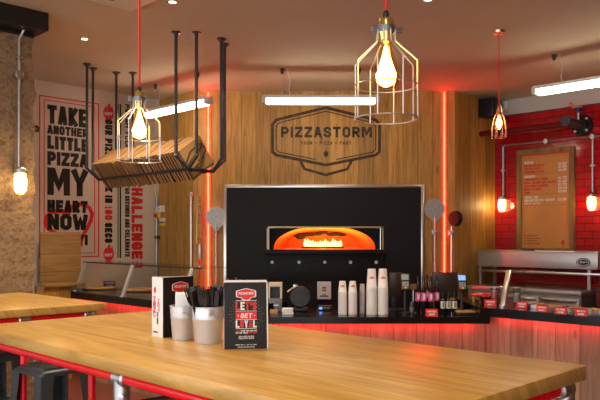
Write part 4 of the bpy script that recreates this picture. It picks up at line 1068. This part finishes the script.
# ================================================================== TABLES AND STOOLS
TZ = 1.1; TT = .045
def table(lab, loc, L, legs_mid, wdt=1.0):
    t = thing('oak_table', lab, 'table', loc, -45, 'oak tables on red pipe frames')
    b = MB(); b.box(0, L, -wdt, 0, TZ-TT, TZ, .004); b.build('tabletop', 'table', t)
    r = .0185; zp = TZ-TT-r-.002; i = .035; j = .075
    xs, ye = (i+.03, L-i), (-wdt+i, -j)
    for y in ye:
        b = MB(); b.tube([(xs[0], y, zp), (xs[1], y, zp)], r, 16); b.build('rail', 'red_paint', t)
    for x in xs:
        b = MB(); b.tube([(x, ye[0], zp), (x, ye[1], zp)], r, 16); b.build('rail', 'red_paint', t)
    legs = [(L/2 + legs_mid, ye[0]), (L/2+legs_mid, ye[1]), (xs[0]+.045, -wdt*.46), (xs[1], -wdt*.5)]
    for n, (x, y) in enumerate(legs):
        b = MB(); b.tube([(x, y, .02), (x, y, zp)], r, 16); lg = b.build('leg', 'red_paint', t)
        b = MB(); b.lathe([(.05, 0), (.05, .008), (.026, .012), (.026, .05), (r, .052)], 18, (x, y, 0)); b.build('foot_flange', 'galv', lg)
        b = MB()
        b.lathe([(r+.004, zp-.085), (r+.010, zp-.08), (r+.010, zp)], 18, (x, y, 0))
        ax = 'Y' if n < 2 else 'X'
        b.lathe([(r+.004, -.034), (r+.010, -.028), (r+.010, .028), (r+.004, .034)], 18, mtx=Matrix.Translation((x, y, zp)) @ Matrix.Rotation(R(90), 4, ax))
        b.lathe([(.010, 0), (.010, .016), (.005, .017)], 10, mtx=Matrix.Translation((x+.02, y-.012, zp-.055)) @ Matrix.Rotation(R(90), 4, 'X') @ Matrix.Rotation(R(40), 4, 'Y'))
        b.build('pipe_clamp', 'galv', lg)
    for x in xs:
        for y in ye:
            b = MB(); sx = 1 if x == xs[0] else -1; sy = 1 if y == ye[0] else -1
            b.ball((x, y, zp), r+.013, (1, 1, 1), 3)
            b.lathe([(r+.010, 0), (r+.009, .055), (r+.003, .06)], 16, mtx=Matrix.Translation((x, y, zp)) @ Matrix.Rotation(R(90*sx), 4, 'Y'))
            b.lathe([(r+.010, 0), (r+.009, .055), (r+.003, .06)], 16, mtx=Matrix.Translation((x, y, zp)) @ Matrix.Rotation(R(-90*sy), 4, 'X'))
            b.lathe([(r+.010, -.045), (r+.010, 0)], 16, (x, y, zp))
            b.build('corner_clamp', 'galv', t)
    return t
T1 = Vector((-.789, 3.889, 0))
table('long oak table in front with cards and buckets on it', T1, 2.39, .05)
T2c = Vector((-1.193, 4.308, 0))
table('oak table end beyond the stools beside the concrete pillar', T2c + U*1.25, 1.25, .1)

def stool(lab, loc, rz):
    t = thing('stool', lab, 'stool', loc, rz, 'dark metal stools')
    h = .78; a = .155; f = .20
    b = MB(); b.box(-a, a, -a, a, h-.045, h-.004, .03, seg=3); b.box(-a+.03, a-.03, -a+.03, a-.03, h-.006, h, .012); b.build('seat', 'stool', t)
    for sx in (-1, 1):
        for sy in (-1, 1):
            b = MB(); bm = b.bm
            def sec(px, py, z, w): # folded L section at corner
                return [(px, py, z), (px-sx*w, py, z), (px-sx*w, py-sy*.004, z), (px-sx*.004, py-sy*.004, z), (px-sx*.004, py-sy*w, z), (px, py-sy*w, z)]
            lo = [bm.verts.new(p) for p in sec(sx*f, sy*f, 0, .035)]; hi = [bm.verts.new(p) for p in sec(sx*(a-.002), sy*(a-.002), h-.03, .075)]
            fs = [bm.faces.new(lo), bm.faces.new(hi)]
            for k in range(6): fs.append(bm.faces.new((lo[k], lo[(k+1) % 6], hi[(k+1) % 6], hi[k])))
            bmesh.ops.recalc_face_normals(bm, faces=fs); lg = b.build('leg', 'stool', t, 0)
            b = MB(); b.lathe([(.024, 0), (.024, .018)], 10, (sx*(f-.014), sy*(f-.014), 0)); b.build('rubber_foot', 'black', lg)
    for z in (.28, .50):
        k = a+(f-a)*(1-z/(h-.03))-.006
        for (p, q) in (((-k, -k), (k, k)), ((-k, k), (k, -k))) if z > .4 else (((-k, -k), (k, -k)), ((k, -k), (k, k)), ((k, k), (-k, k)), ((-k, k), (-k, -k))):
            b = MB(); b.tube([(p[0], p[1], z), (q[0], q[1], z)], .008, 8); b.build('brace', 'stool', t)
    return t
st = stool('dark grey metal stool standing in the gap between the tables', Vector((-1.41, 3.98, 0)), 50)
copy_tree(st, Vector((-1.95, 4.37, 0)), 47, 'dark grey metal stool partly under the table by pillar')
copy_tree(st, Vector((-.60, 3.02, 0)), 40, 'dark grey metal stool beneath the long table, only seat corner showing')

# ---- on the table
GT = TZ
# loyalty card
P0, P1 = onz(224.3, 349.4, GT), onz(267.2, 348.4, GT)
d = P1-P0; w_ = d.length; rz = math.degrees(math.atan2(d.y, d.x)); hC = .243; kb = .028
t = thing('table_card', 'black folded loyalty card with red and white lettering standing upright', 'menu card', P0, rz)
LN = math.atan2(kb, hC)
b = MB(); quadslab(b, Vector((0, 0, 0)), Vector((w_, 0, 0)), Vector((w_, kb, hC)), Vector((0, kb, hC)), -.0015); b.build('front_leaf', 'card_black', t, 0)
b = MB(); quadslab(b, Vector((w_, 2*kb, 0)), Vector((0, 2*kb, 0)), Vector((0, kb+.0005, hC)), Vector((w_, kb+.0005, hC)), -.0015); b.build('rear_leaf', 'paper', t, 0)
b = MB(); b.box(w_-.0005, w_+.004, .0, .003, 0, hC, mtx=Matrix.Rotation(-LN, 4, 'X')); b.box(0, w_, kb-.002, kb+.012, hC-.001, hC+.003); b.build('paper_edge', 'paper', t, 0)
px2 = lambda px: (px-224.3)/(268-224.3)*w_
pz2 = lambda py: (349-py)/(349-282.6)*hC
def face_part(name, fn, m, y0=-.0012):
    b = MB(); fn(b, y0); bmesh.ops.transform(b.bm, matrix=Matrix.Translation((0, -.0002, 0)) @ Matrix.Rotation(-LN, 4, 'X'), verts=b.bm.verts); return b.build(name, m, t, 0)
bx_, bz_ = px2(246.8), pz2(295.0); kB = (px2(257.3)-px2(236.5))/2
def filled_badge(b, cx, cz, k, y0, y1, grow=1.0):
    kz = k*.62
    b.prism(sc([(-1,.42),(-.93,.56),(0,.93),(.93,.56),(1,.42),(1,-.40),(.93,-.50),(.47,-.66),(.40,-.92),(0,-1.10),(-.40,-.92),(-.47,-.66),(-.93,-.50),(-1,-.40)], k*grow, cx, cz, kz*grow), y0, y1, 'y')
face_part('crest_border', lambda b, y: filled_badge(b, bx_, bz_, kB, -.0006, 0, 1.0), 'white_print')
face_part('crest', lambda b, y: filled_badge(b, bx_, bz_, kB, -.0010, 0, .88), 'red')
face_part('crest_name', lambda b, y: b.text('PIZZASTORM', bx_-kB*.72, bz_-.002, .0085, .006, .0019, .0012, -.0014, 0, fit=kB*1.44), 'white_print')
xl, xr = px2(236), px2(257.6)
def wd(b, txt, cols, zt, zb, th, y):
    pass
def colored(txt, pick, zb, h, th):
    def fn(b, y):
        w = .01; gap = th*.35
        def total(w): return sum(gw(c, w, th) for c in txt)+gap*(len(txt)-1)
        for _ in range(40): w *= 1+.6*((xr-xl-total(w))/total(w))
        cx = xl
        for c, p in zip(txt, pick):
            if p == fn.k: b.text(c, cx, zb, h, w, th, 0, y, 0)
            cx += gw(c, w, th)+gap
    return fn
for txt, pick, pyb, pyt, th in (("LET'S", 'RWRRR', 310.8, 302.8, .0062), ('LOYAL', 'WRWRW', 328.2, 321, .0058)):
    for k, m in (('R', 'red'), ('W', 'white_print')):
        fn = colored(txt, pick, pz2(pyb), pz2(pyt)-pz2(pyb), th); fn.k = k; face_part('headline', fn, m)
face_part('red_bar', lambda b, y: b.box(xl, xr, -.0008, 0, pz2(319.9), pz2(312.9)), 'red')
face_part('bar_word', lambda b, y: (b.text('GET', bx_-.021, pz2(318.8), pz2(314)-pz2(318.8), .012, .0036, .003, -.0014, 0, fit=.040, shear=.18), b.box(bx_-.031, bx_-.027, -.0014, 0, pz2(316.8), pz2(316)), b.box(bx_+.027, bx_+.031, -.0014, 0, pz2(316.8), pz2(316))), 'white_print')
def rules(b, y):
    for py in (301.6, 311.9, 320.3, 329.0): b.box(xl, xr, y, 0, pz2(py)-.0009, pz2(py)+.0009)
    b.text('STAMP YOUR CARD WITH', px2(241.5), pz2(332), .0055, .004, .0013, .0008, y, 0, fit=px2(257.5)-px2(241.5))
    b.text('GET THE TENTH', px2(236), pz2(334), .0055, .004, .0013, .0008, y, 0, fit=px2(248)-px2(236))
    for k, py in enumerate((337.6, 339.4)): b.text(('EARN A STAMP FOR EVERY', 'PIZZA YOU BUY WITH US')[k], px2(239), pz2(py), .005, .004, .0013, .0008, y, 0, fit=px2(254.5)-px2(239))
    b.text('TERMS APPLY - ASK THE TEAM', px2(235.5), pz2(345.4), .0036, .003, .0008, .0007, y, 0, fit=px2(257)-px2(235.5)); b.text('ONE CARD FOR EACH PERSON', px2(238), pz2(347.6), .0036, .003, .0008, .0007, y, 0, fit=px2(255)-px2(238))
face_part('small_print', rules, 'white_print')
face_part('red_print', lambda b, y: (b.text('FILL IT', px2(236), pz2(332), .0055, .004, .0014, .0008, y, 0, fit=px2(241)-px2(236)), b.text('FREE PIZZA', px2(248.8), pz2(334), .0055, .004, .0014, .0008, y, 0, fit=px2(257.5)-px2(248.8)), b.box(bx_-.002, bx_+.002, y, 0, pz2(335.6), pz2(334.9))), 'red')
def rays(b, y):
    for s_ in (-1, 1):
        for k in range(11):
            a = R(-50+10*k); r0, r1 = .044, .058+.006*(k % 2)
            c0 = (bx_+s_*r0*math.cos(a), pz2(315)+r0*math.sin(a)*1.15); c1 = (bx_+s_*r1*math.cos(a), pz2(315)+r1*math.sin(a)*1.15); b.stroke([c0, c1], .0006, False, -.0006, 0)
face_part('starburst', rays, 'grey_print')

# menu card standing on end
Q0 = onz(163, 338.0, GT); Q1 = onz(152.4, 335.8, GT); Q2 = Q0 + V*.155 + U*.01
t = thing('menu_card', 'three sided white and black menu card behind the steel buckets', 'menu card', Q0)
r1, r2 = Q1-Q0, Q2-Q0; hM = H+(HOR-277.3)/FPX*2.82-GT
def panel(a, c, name, m):
    b = MB(); quadslab(b, Z(a, 0), Z(c, 0), Z(c, hM), Z(a, hM), .0016); return b.build(name, m, t, 0)
panel(r1, Vector((0, 0, 0)), 'white_panel', 'paper'); panel(Vector((0, 0, 0)), r2, 'black_panel', 'card_black'); panel(r2, r1, 'rear_panel', 'paper')
b = MB(); quadslab(b, Z(Vector(), hM-.004), Z(r2, hM-.004), Z(r2, hM), Z(Vector(), hM), -.0022); b.build('top_edge', 'paper', t, 0)
def on_panel(a, c, fn, name, m, lift=.0006):
    dd = c-a; b = MB(); fn(b); bmesh.ops.transform(b.bm, matrix=Matrix.Translation((a.x, a.y, 0)) @ Matrix.Rotation(math.atan2(dd.y, dd.x), 4, 'Z') @ Matrix.Translation((0, -lift-.0016, 0)), verts=b.bm.verts); return b.build(name, m, t, 0)
wp = r1.length; wb = r2.length
def vt(b, txt, x, z_top, z_bot, h, th):
    tmp = MB(); tmp.text(txt, 0, 0, h, .01, th, th*.3, -.0012, 0, fit=z_top-z_bot)
    bmesh.ops.transform(tmp.bm, matrix=Matrix.Translation((x, 0, z_top)) @ Matrix.Rotation(R(90), 4, 'Y'), verts=tmp.bm.verts)
    me = bpy.data.meshes.new('t'); tmp.bm.to_mesh(me); tmp.bm.free(); b.bm.from_mesh(me); bpy.data.meshes.remove(me)
zz = lambda py: (337-py)/(337-277.5)*hM
on_panel(r1, Vector(), lambda b: (vt(b, 'MENU', wp*.12, zz(297), zz(317), .02, .004), vt(b, 'HOT', wp*.55, zz(299), zz(312), .014, .003), b.prism(sc(FLAME_PTS, .009, wp*.3, zz(290), .014), -.0012, 0, 'y')), 'red_lettering', 'red')
on_panel(r1, Vector(), lambda b: (vt(b, 'FAST FRESH', wp*.48, zz(312), zz(324), .010, .002), b.text('TAKE ME', wp*.15, zz(333), .006, .004, .0015, .001, -.0012, 0)), 'black_lettering', 'ink')
# badge on black panel: centred near px 179,y 288
q = (179.5-163)/(193-163)*wb*1.0
on_panel(Vector(), r2, lambda b: filled_badge(b, q, zz(288), .042, -.0008, 0, 1.0), 'crest_border', 'white_print')
on_panel(Vector(), r2, lambda b: filled_badge(b, q, zz(288), .042, -.0014, 0, .9), 'crest', 'red')
on_panel(Vector(), r2, lambda b: b.text('PIZZASTORM', q-.030, zz(288)-.001, .009, .005, .0018, .001, -.0018, 0, fit=.06), 'crest_name', 'white_print')

# steel buckets
def bucket(lab, px, py_front, r0, r1, h):
    pf = onz(px, py_front, GT); c = pf + Vector((pf.x/pf.y*0, r0, 0)); c.x = (px-300)/FPX*c.y
    t = thing('bucket', lab, 'bucket', c, 0, 'small steel buckets')
    e = .0015
    b = MB(); b.lathe([(.001, .006), (r0-.004, .006), (r0-.001, 0), (r0, .004), (r0+(r1-r0)*.62, h*.62), (r0+(r1-r0)*.62+.0012, h*.635), (r0+(r1-r0)*.68+.0012, h*.675), (r0+(r1-r0)*.68, h*.69), (r1, h), (r1-e, h), (r0-e, .008), (.001, .008)], 36, caps=False); b.build('body', 'bucket', t)
    b = MB(); b.ring((0, 0, h), r1, .0022, 36, 6); b.build('rim', 'bucket', t)
    for s_ in (-1, 1):
        b = MB(); b.box(-.012, .012, -.002, .002, h*.80, h*.95, .0015, mtx=Matrix.Rotation(R(20), 4, 'Z') @ Matrix.Translation((0, s_*(r1-.001), 0))); b.build('handle_lug', 'galv', t)
    b = MB(); b.X = Matrix.Rotation(R(20), 4, 'Z')
    b.tube([(.0, -(r1+.006), h*.86), (r1*.55, -(r1*.95), h*.70), (r1*1.08, 0, h*.62), (r1*.55, r1*.95, h*.70), (0, r1+.006, h*.86)], .0015, 6); b.build('wire_handle', 'wire', t)
    return t, c
bh = .137
t1, c1 = bucket('small steel bucket of white napkins beside the menu card', 182.6, 340.6, .0405, .0495, bh*.96)
t2_, c2 = bucket('small steel bucket of black cutlery in front of the napkin bucket', 208, 344.3, .052, .0605, bh)
# napkins standing in the first bucket
for k in range(5):
    b = MB(); b.box(-.030, .030, -.004, .004, .010, .186-.004*abs(k-2), .002, mtx=Matrix.Rotation(R(12), 4, 'Z') @ Matrix.Translation((.002, -.02+.0095*k, 0)))
    b.build('napkin', 'paper', label='folded white paper napkin standing in the steel bucket', cat='napkin', group='napkins in the bucket').location = c1
# cutlery
def cutlery(kind, lab):
    t = thing(kind, lab, 'cutlery', (0, 0, 0), 0, 'black cutlery in the bucket')
    if kind == 'fork':
        b = MB(); b.box(-.0045, .0045, -.0015, .0015, 0, .12, .001); b.build('handle', 'cutlery_black', t)
        b = MB(); b.prism([(-.0045, .115), (.0045, .115), (.0115, .14), (.0115, .155), (-.0115, .155), (-.0115, .14)], -.0016, .0016, 'y')
        for k in range(4): b.box(-.0115+.0062*k, -.0075+.0062*k, -.0014, .0014, .154, .185)
        b.build('tines', 'cutlery_black', t, 0)
    else:
        b = MB(); b.box(-.0065, .0065, -.002, .002, 0, .095, .0015); b.build('handle', 'cutlery_black', t)
        b = MB(); b.prism([(-.005, .094), (.006, .094), (.0095, .115), (.0095, .165), (.003, .185), (-.004, .18), (-.006, .12)], -.0013, .0013, 'y'); b.build('blade', 'cutlery_black', t, 0)
    return t
fk = cutlery('fork', 'black plastic fork standing in the cutlery bucket'); kn = cutlery('knife', 'black plastic knife standing in the cutlery bucket')
first = {id(fk): True, id(kn): True}
N_ = 26
for k in range(N_):
    src = fk if k % 2 else kn
    o = src if first.pop(id(src), None) else copy_tree(src)
    a = k*2.399; q = .042*math.sqrt((k+.5)/N_)
    bx, by = q*math.cos(a)*.8, q*math.sin(a)*.8
    o.location = c2 + Vector((bx, by, .0125))
    lean = random.uniform(.04, .16)+.16*q/.05
    dxl, dyl = math.cos(a)*lean, math.sin(a)*lean
    if k in (4, 9, 14, 19): dxl -= .13
    o.rotation_mode = 'XYZ'; o.rotation_euler = (-dyl, dxl, random.uniform(-1.3, 1.3))
    s_ = random.uniform(1.0, 1.13); o.scale = (1.15, 1.15, s_)

# ================================================================== HANGING RACK WITH BOXES
A0 = Vector((-1.011, 5.708, 0)); RL, RW, KI = 1.475, .505, .123
zb1, zb0 = 2.172, 2.071
t = thing('hanging_rack', 'black steel pipe rack hanging from the ceiling holding pizza boxes', 'rack', A0)
def uv(u, v, z=0): p = U*u + V*v; return Vector((p.x, p.y, z))
r_ = .0135
def hanger(top, bend, low):
    b = MB(); b.tube([Z(top, CEIL-.01), Z(bend, zb1), Z(low, zb0)], r_, 12); h = b.build('hanger', 'pipe_black', t)
    b = MB(); b.lathe([(.018, CEIL-.03), (.02, CEIL-.012), (.04, CEIL-.010), (.04, CEIL)], 18, (top.x, top.y, 0)); b.build('ceiling_flange', 'pipe_black', h)
    b = MB(); b.ball(Z(bend, zb1), r_*1.25, sub=2); b.build('elbow', 'pipe_black', h)
    b = MB(); b.ball(Z(low, zb0), r_*1.3, sub=2); b.build('elbow', 'pipe_black', h)
vl, vr = KI, RW-KI
for u, ue in ((0, -KI*.9), (RL, RL+KI*.9)):
    hanger(uv(u, 0), uv(u, 0), uv(u, vl)); hanger(uv(u, RW), uv(u, RW), uv(u, vr))
    hanger(uv(ue, vl), uv(ue, vl), uv(u, vl)); hanger(uv(ue, vr), uv(ue, vr), uv(u, vr))
for a, c in ((uv(0, vl), uv(RL, vl)), (uv(0, vr), uv(RL, vr)), (uv(0, vl), uv(0, vr)), (uv(RL, vl), uv(RL, vr))):
    b = MB(); b.tube([Z(a, zb0), Z(c, zb0)], r_, 12); b.build('bottom_rail', 'pipe_black', t)
NB = 38; pitch = (RL-.03)/NB; side = .278; th = pitch*.64
# box in local frame: x = along V, y = along U (rz=45), z up
def pizza_box():
    t = thing('pizza_box', 'brown cardboard pizza box packed behind the badge-printed one in the pipe rack', 'pizza box', (0, 0, 0), 45, 'pizza boxes in the rack')
    h = side/2
    b = MB(); b.box(-h, h, -th/2, th/2, -h, h, .002); b.build('carton', 'cardboard', t, 0)
    b = MB(); b.box(-h-.0012, -h+.02, -th*.5, -th*.25, -h+.004, h-.004); b.box(-h+.004, h-.004, -th*.5, -th*.25, -h-.0012, -h+.02); b.build('shade_strips', 'slot_shade', t, 0)  # dark strips painted in for the shaded gaps between boxes
    return t
pb = pizza_box(); near = None
cv, cz0 = .226, 2.176
for k in range(NB):
    o = pb if k == 0 else copy_tree(pb)
    p = A0 + uv(.035+pitch*k+pitch/2-.02, cv + random.uniform(-.006, .006), 0)
    o.location = Vector((p.x, p.y, cz0 + random.uniform(-.006, .006)))
    o.rotation_mode = 'QUATERNION'
    tw = random.uniform(-1.6, 1.6) if k else 0
    q = Matrix.Rotation(R(45), 4, 'Z') @ Matrix.Rotation(R(-35.5+tw), 4, 'Y')
    o.rotation_quaternion = q.to_quaternion()
pb['label'] = 'printed cardboard pizza box facing out at rack end'
b = MB(); badge_lines(b, 0, 0.005, side*.46, 1.25, True, -th/2-.0012, -th/2); lg = b.build('printed_crest', 'ink2', pb, 0)
lg.rotation_euler = (0, 0, 0)
lg.rotation_euler.y = -R(17)

# ================================================================== PENDANT LAMPS
def pendant(lab, x, y, dz=0):
    t = thing('pendant_lamp', lab, 'pendant lamp', (x, y, dz), random.uniform(0, 20), 'caged pendant lamps')
    zt = 2.157
    b = MB(); b.tube([(0, 0, zt+.01), (0, 0, CEIL-dz-.02)], .0046, 8); b.build('cord', 'red_cord', t)
    b = MB(); b.lathe([(.05, CEIL-dz-.025), (.05, CEIL-dz)], 20); b.build('ceiling_rose', 'copper', t)
    b = MB(); b.lathe([(.008, zt-.002), (.010, zt+.008), (.0065, zt+.018)], 14); b.build('cord_grip', 'black', t)
    b = MB(); b.lathe([(.010, zt), (.020, zt-.006), (.024, zt-.016), (.023, zt-.03), (.025, zt-.034), (.025, zt-.05), (.022, zt-.055), (.022, zt-.078), (.016, zt-.082)], 22); b.build('lamp_holder', 'brass', t)
    b = MB(); b.lathe([(.0275, zt-.048), (.0275, zt-.028)], 22); b.box(-.046, -.026, -.003, .003, zt-.046, zt-.030, .001); b.box(.026, .048, -.003, .003, zt-.046, zt-.030, .001)
    b.lathe([(.006, 0), (.006, .012)], 8, mtx=Matrix.Translation((.040, -.004, zt-.038)) @ Matrix.Rotation(R(90), 4, 'X')); b.build('clamp_collar', 'collar', t)
    b = MB(); n = 8
    for k in range(n):
        a = 2*math.pi*k/n+.2; cc, ss = math.cos(a), math.sin(a)
        b.tube([(.027*cc, .027*ss, zt-.04), (.029*cc, .029*ss, zt-.075), (.095*cc, .095*ss, zt-.137), (.095*cc, .095*ss, 1.854)], .0021, 6)
    b.ring((0, 0, 1.952), .095, .0021, 40, 6); b.ring((0, 0, 1.854), .095, .0021, 40, 6); b.build('wire_cage', 'wire', t)
    b = MB(); prof = [(.013, 2.085), (.016, 2.07), (.022, 2.05), (.031, 2.02), (.038, 1.995), (.041, 1.977), (.038, 1.958), (.026, 1.946), (.010, 1.942), (.001, 1.938)]
    b.lathe(prof, 24, caps=False); bl = b.build('bulb', 'amber', t)
    b = MB(); b.lathe([(.005, 2.07), (.012, 2.04), (.022, 2.01), (.031, 1.985), (.027, 1.962), (.008, 1.95)], 14); b.build('filament', 'filament', bl)
    light('lamp_light', 'POINT', (0, 0, 1.99), BULB, (1, .66, .32), t, shadow_soft_size=.03)
    return t
d = 2.08; pendant('large caged pendant lamp hanging nearest, over the middle of the table', (386-300)/FPX*d, d)
d = 3.03; pendant('caged pendant lamp hanging in front of the pizza box rack', (139.3-300)/FPX*d, d, -.020)
p = hc(499, 31)
t = thing('pendant_lamp', 'small bell caged pendant lamp on copper ceiling rose by red tiles', 'pendant lamp', (p.x, p.y, 0), 0, 'caged pendant lamps')
b = MB(); b.lathe([(.05, CEIL-.02), (.055, CEIL)], 20); b.build('ceiling_rose', 'copper', t)
b = MB(); b.tube([(0, 0, 2.575), (0, 0, CEIL-.01)], .005, 8); b.build('cord', 'red_cord', t)
b = MB(); b.lathe([(.006, 2.592), (.014, 2.575), (.02, 2.555), (.024, 2.53), (.026, 2.51), (.02, 2.50)], 18); b.build('lamp_holder', 'copper', t)
b = MB()
for k in range(8):
    a = 2*math.pi*k/8; cc, ss = math.cos(a), math.sin(a); b.tube([(.025*cc, .025*ss, 2.515), (.046*cc, .046*ss, 2.46), (.058*cc, .058*ss, 2.40), (.058*cc, .058*ss, 2.315)], .0025, 6)
b.ring((0, 0, 2.40), .058, .0025, 28, 6); b.ring((0, 0, 2.315), .058, .0025, 28, 6); b.build('wire_cage', 'copper', t)
b = MB(); b.lathe([(.014, 2.505), (.026, 2.47), (.034, 2.43), (.030, 2.395), (.012, 2.375), (.001, 2.373)], 18, caps=False); bl = b.build('bulb', 'amber', t)
b = MB(); b.lathe([(.007, 2.49), (.019, 2.455), (.026, 2.425), (.009, 2.385)], 12); b.build('filament', 'filament', bl)
light('lamp_light', 'POINT', (0, 0, 2.43), 2.0, (1, .62, .28), t, shadow_soft_size=.03)

# lantern and conduit on the pillar
m_ = .139
c = PC - V*m_ + Vector((0, 0, H+(HOR-182)/FPX*5.22))
t = thing('wall_lantern', 'lit cage lantern on the rough concrete pillar', 'wall lamp', c, 45, 'cage lanterns'); lantern(t, 0, 1.05)
t = thing('conduit', 'steel conduit with round switch box running up the concrete pillar', 'conduit', PC - V*m_, 45)
zq = lambda py: H+(HOR-py)/FPX*5.22
b = MB(); b.tube([(0, -.03, zq(172)), (0, -.03, zq(40)), (.03, -.04, zq(31)), (.03, -.06, zq(26))], .010, 10); b.build('pipe', 'galv', t)
b = MB(); b.lathe([(.033, 0), (.033, .05), (.03, .052)], 20, mtx=Matrix.Translation((0, 0, zq(75.5))) @ Matrix.Rotation(R(90), 4, 'X')); b.build('junction_box', 'galv', t)
b = MB(); b.box(-.022, .022, -.045, .0, zq(58.5)-.006, zq(58.5)+.006); b.build('saddle', 'galv', t)
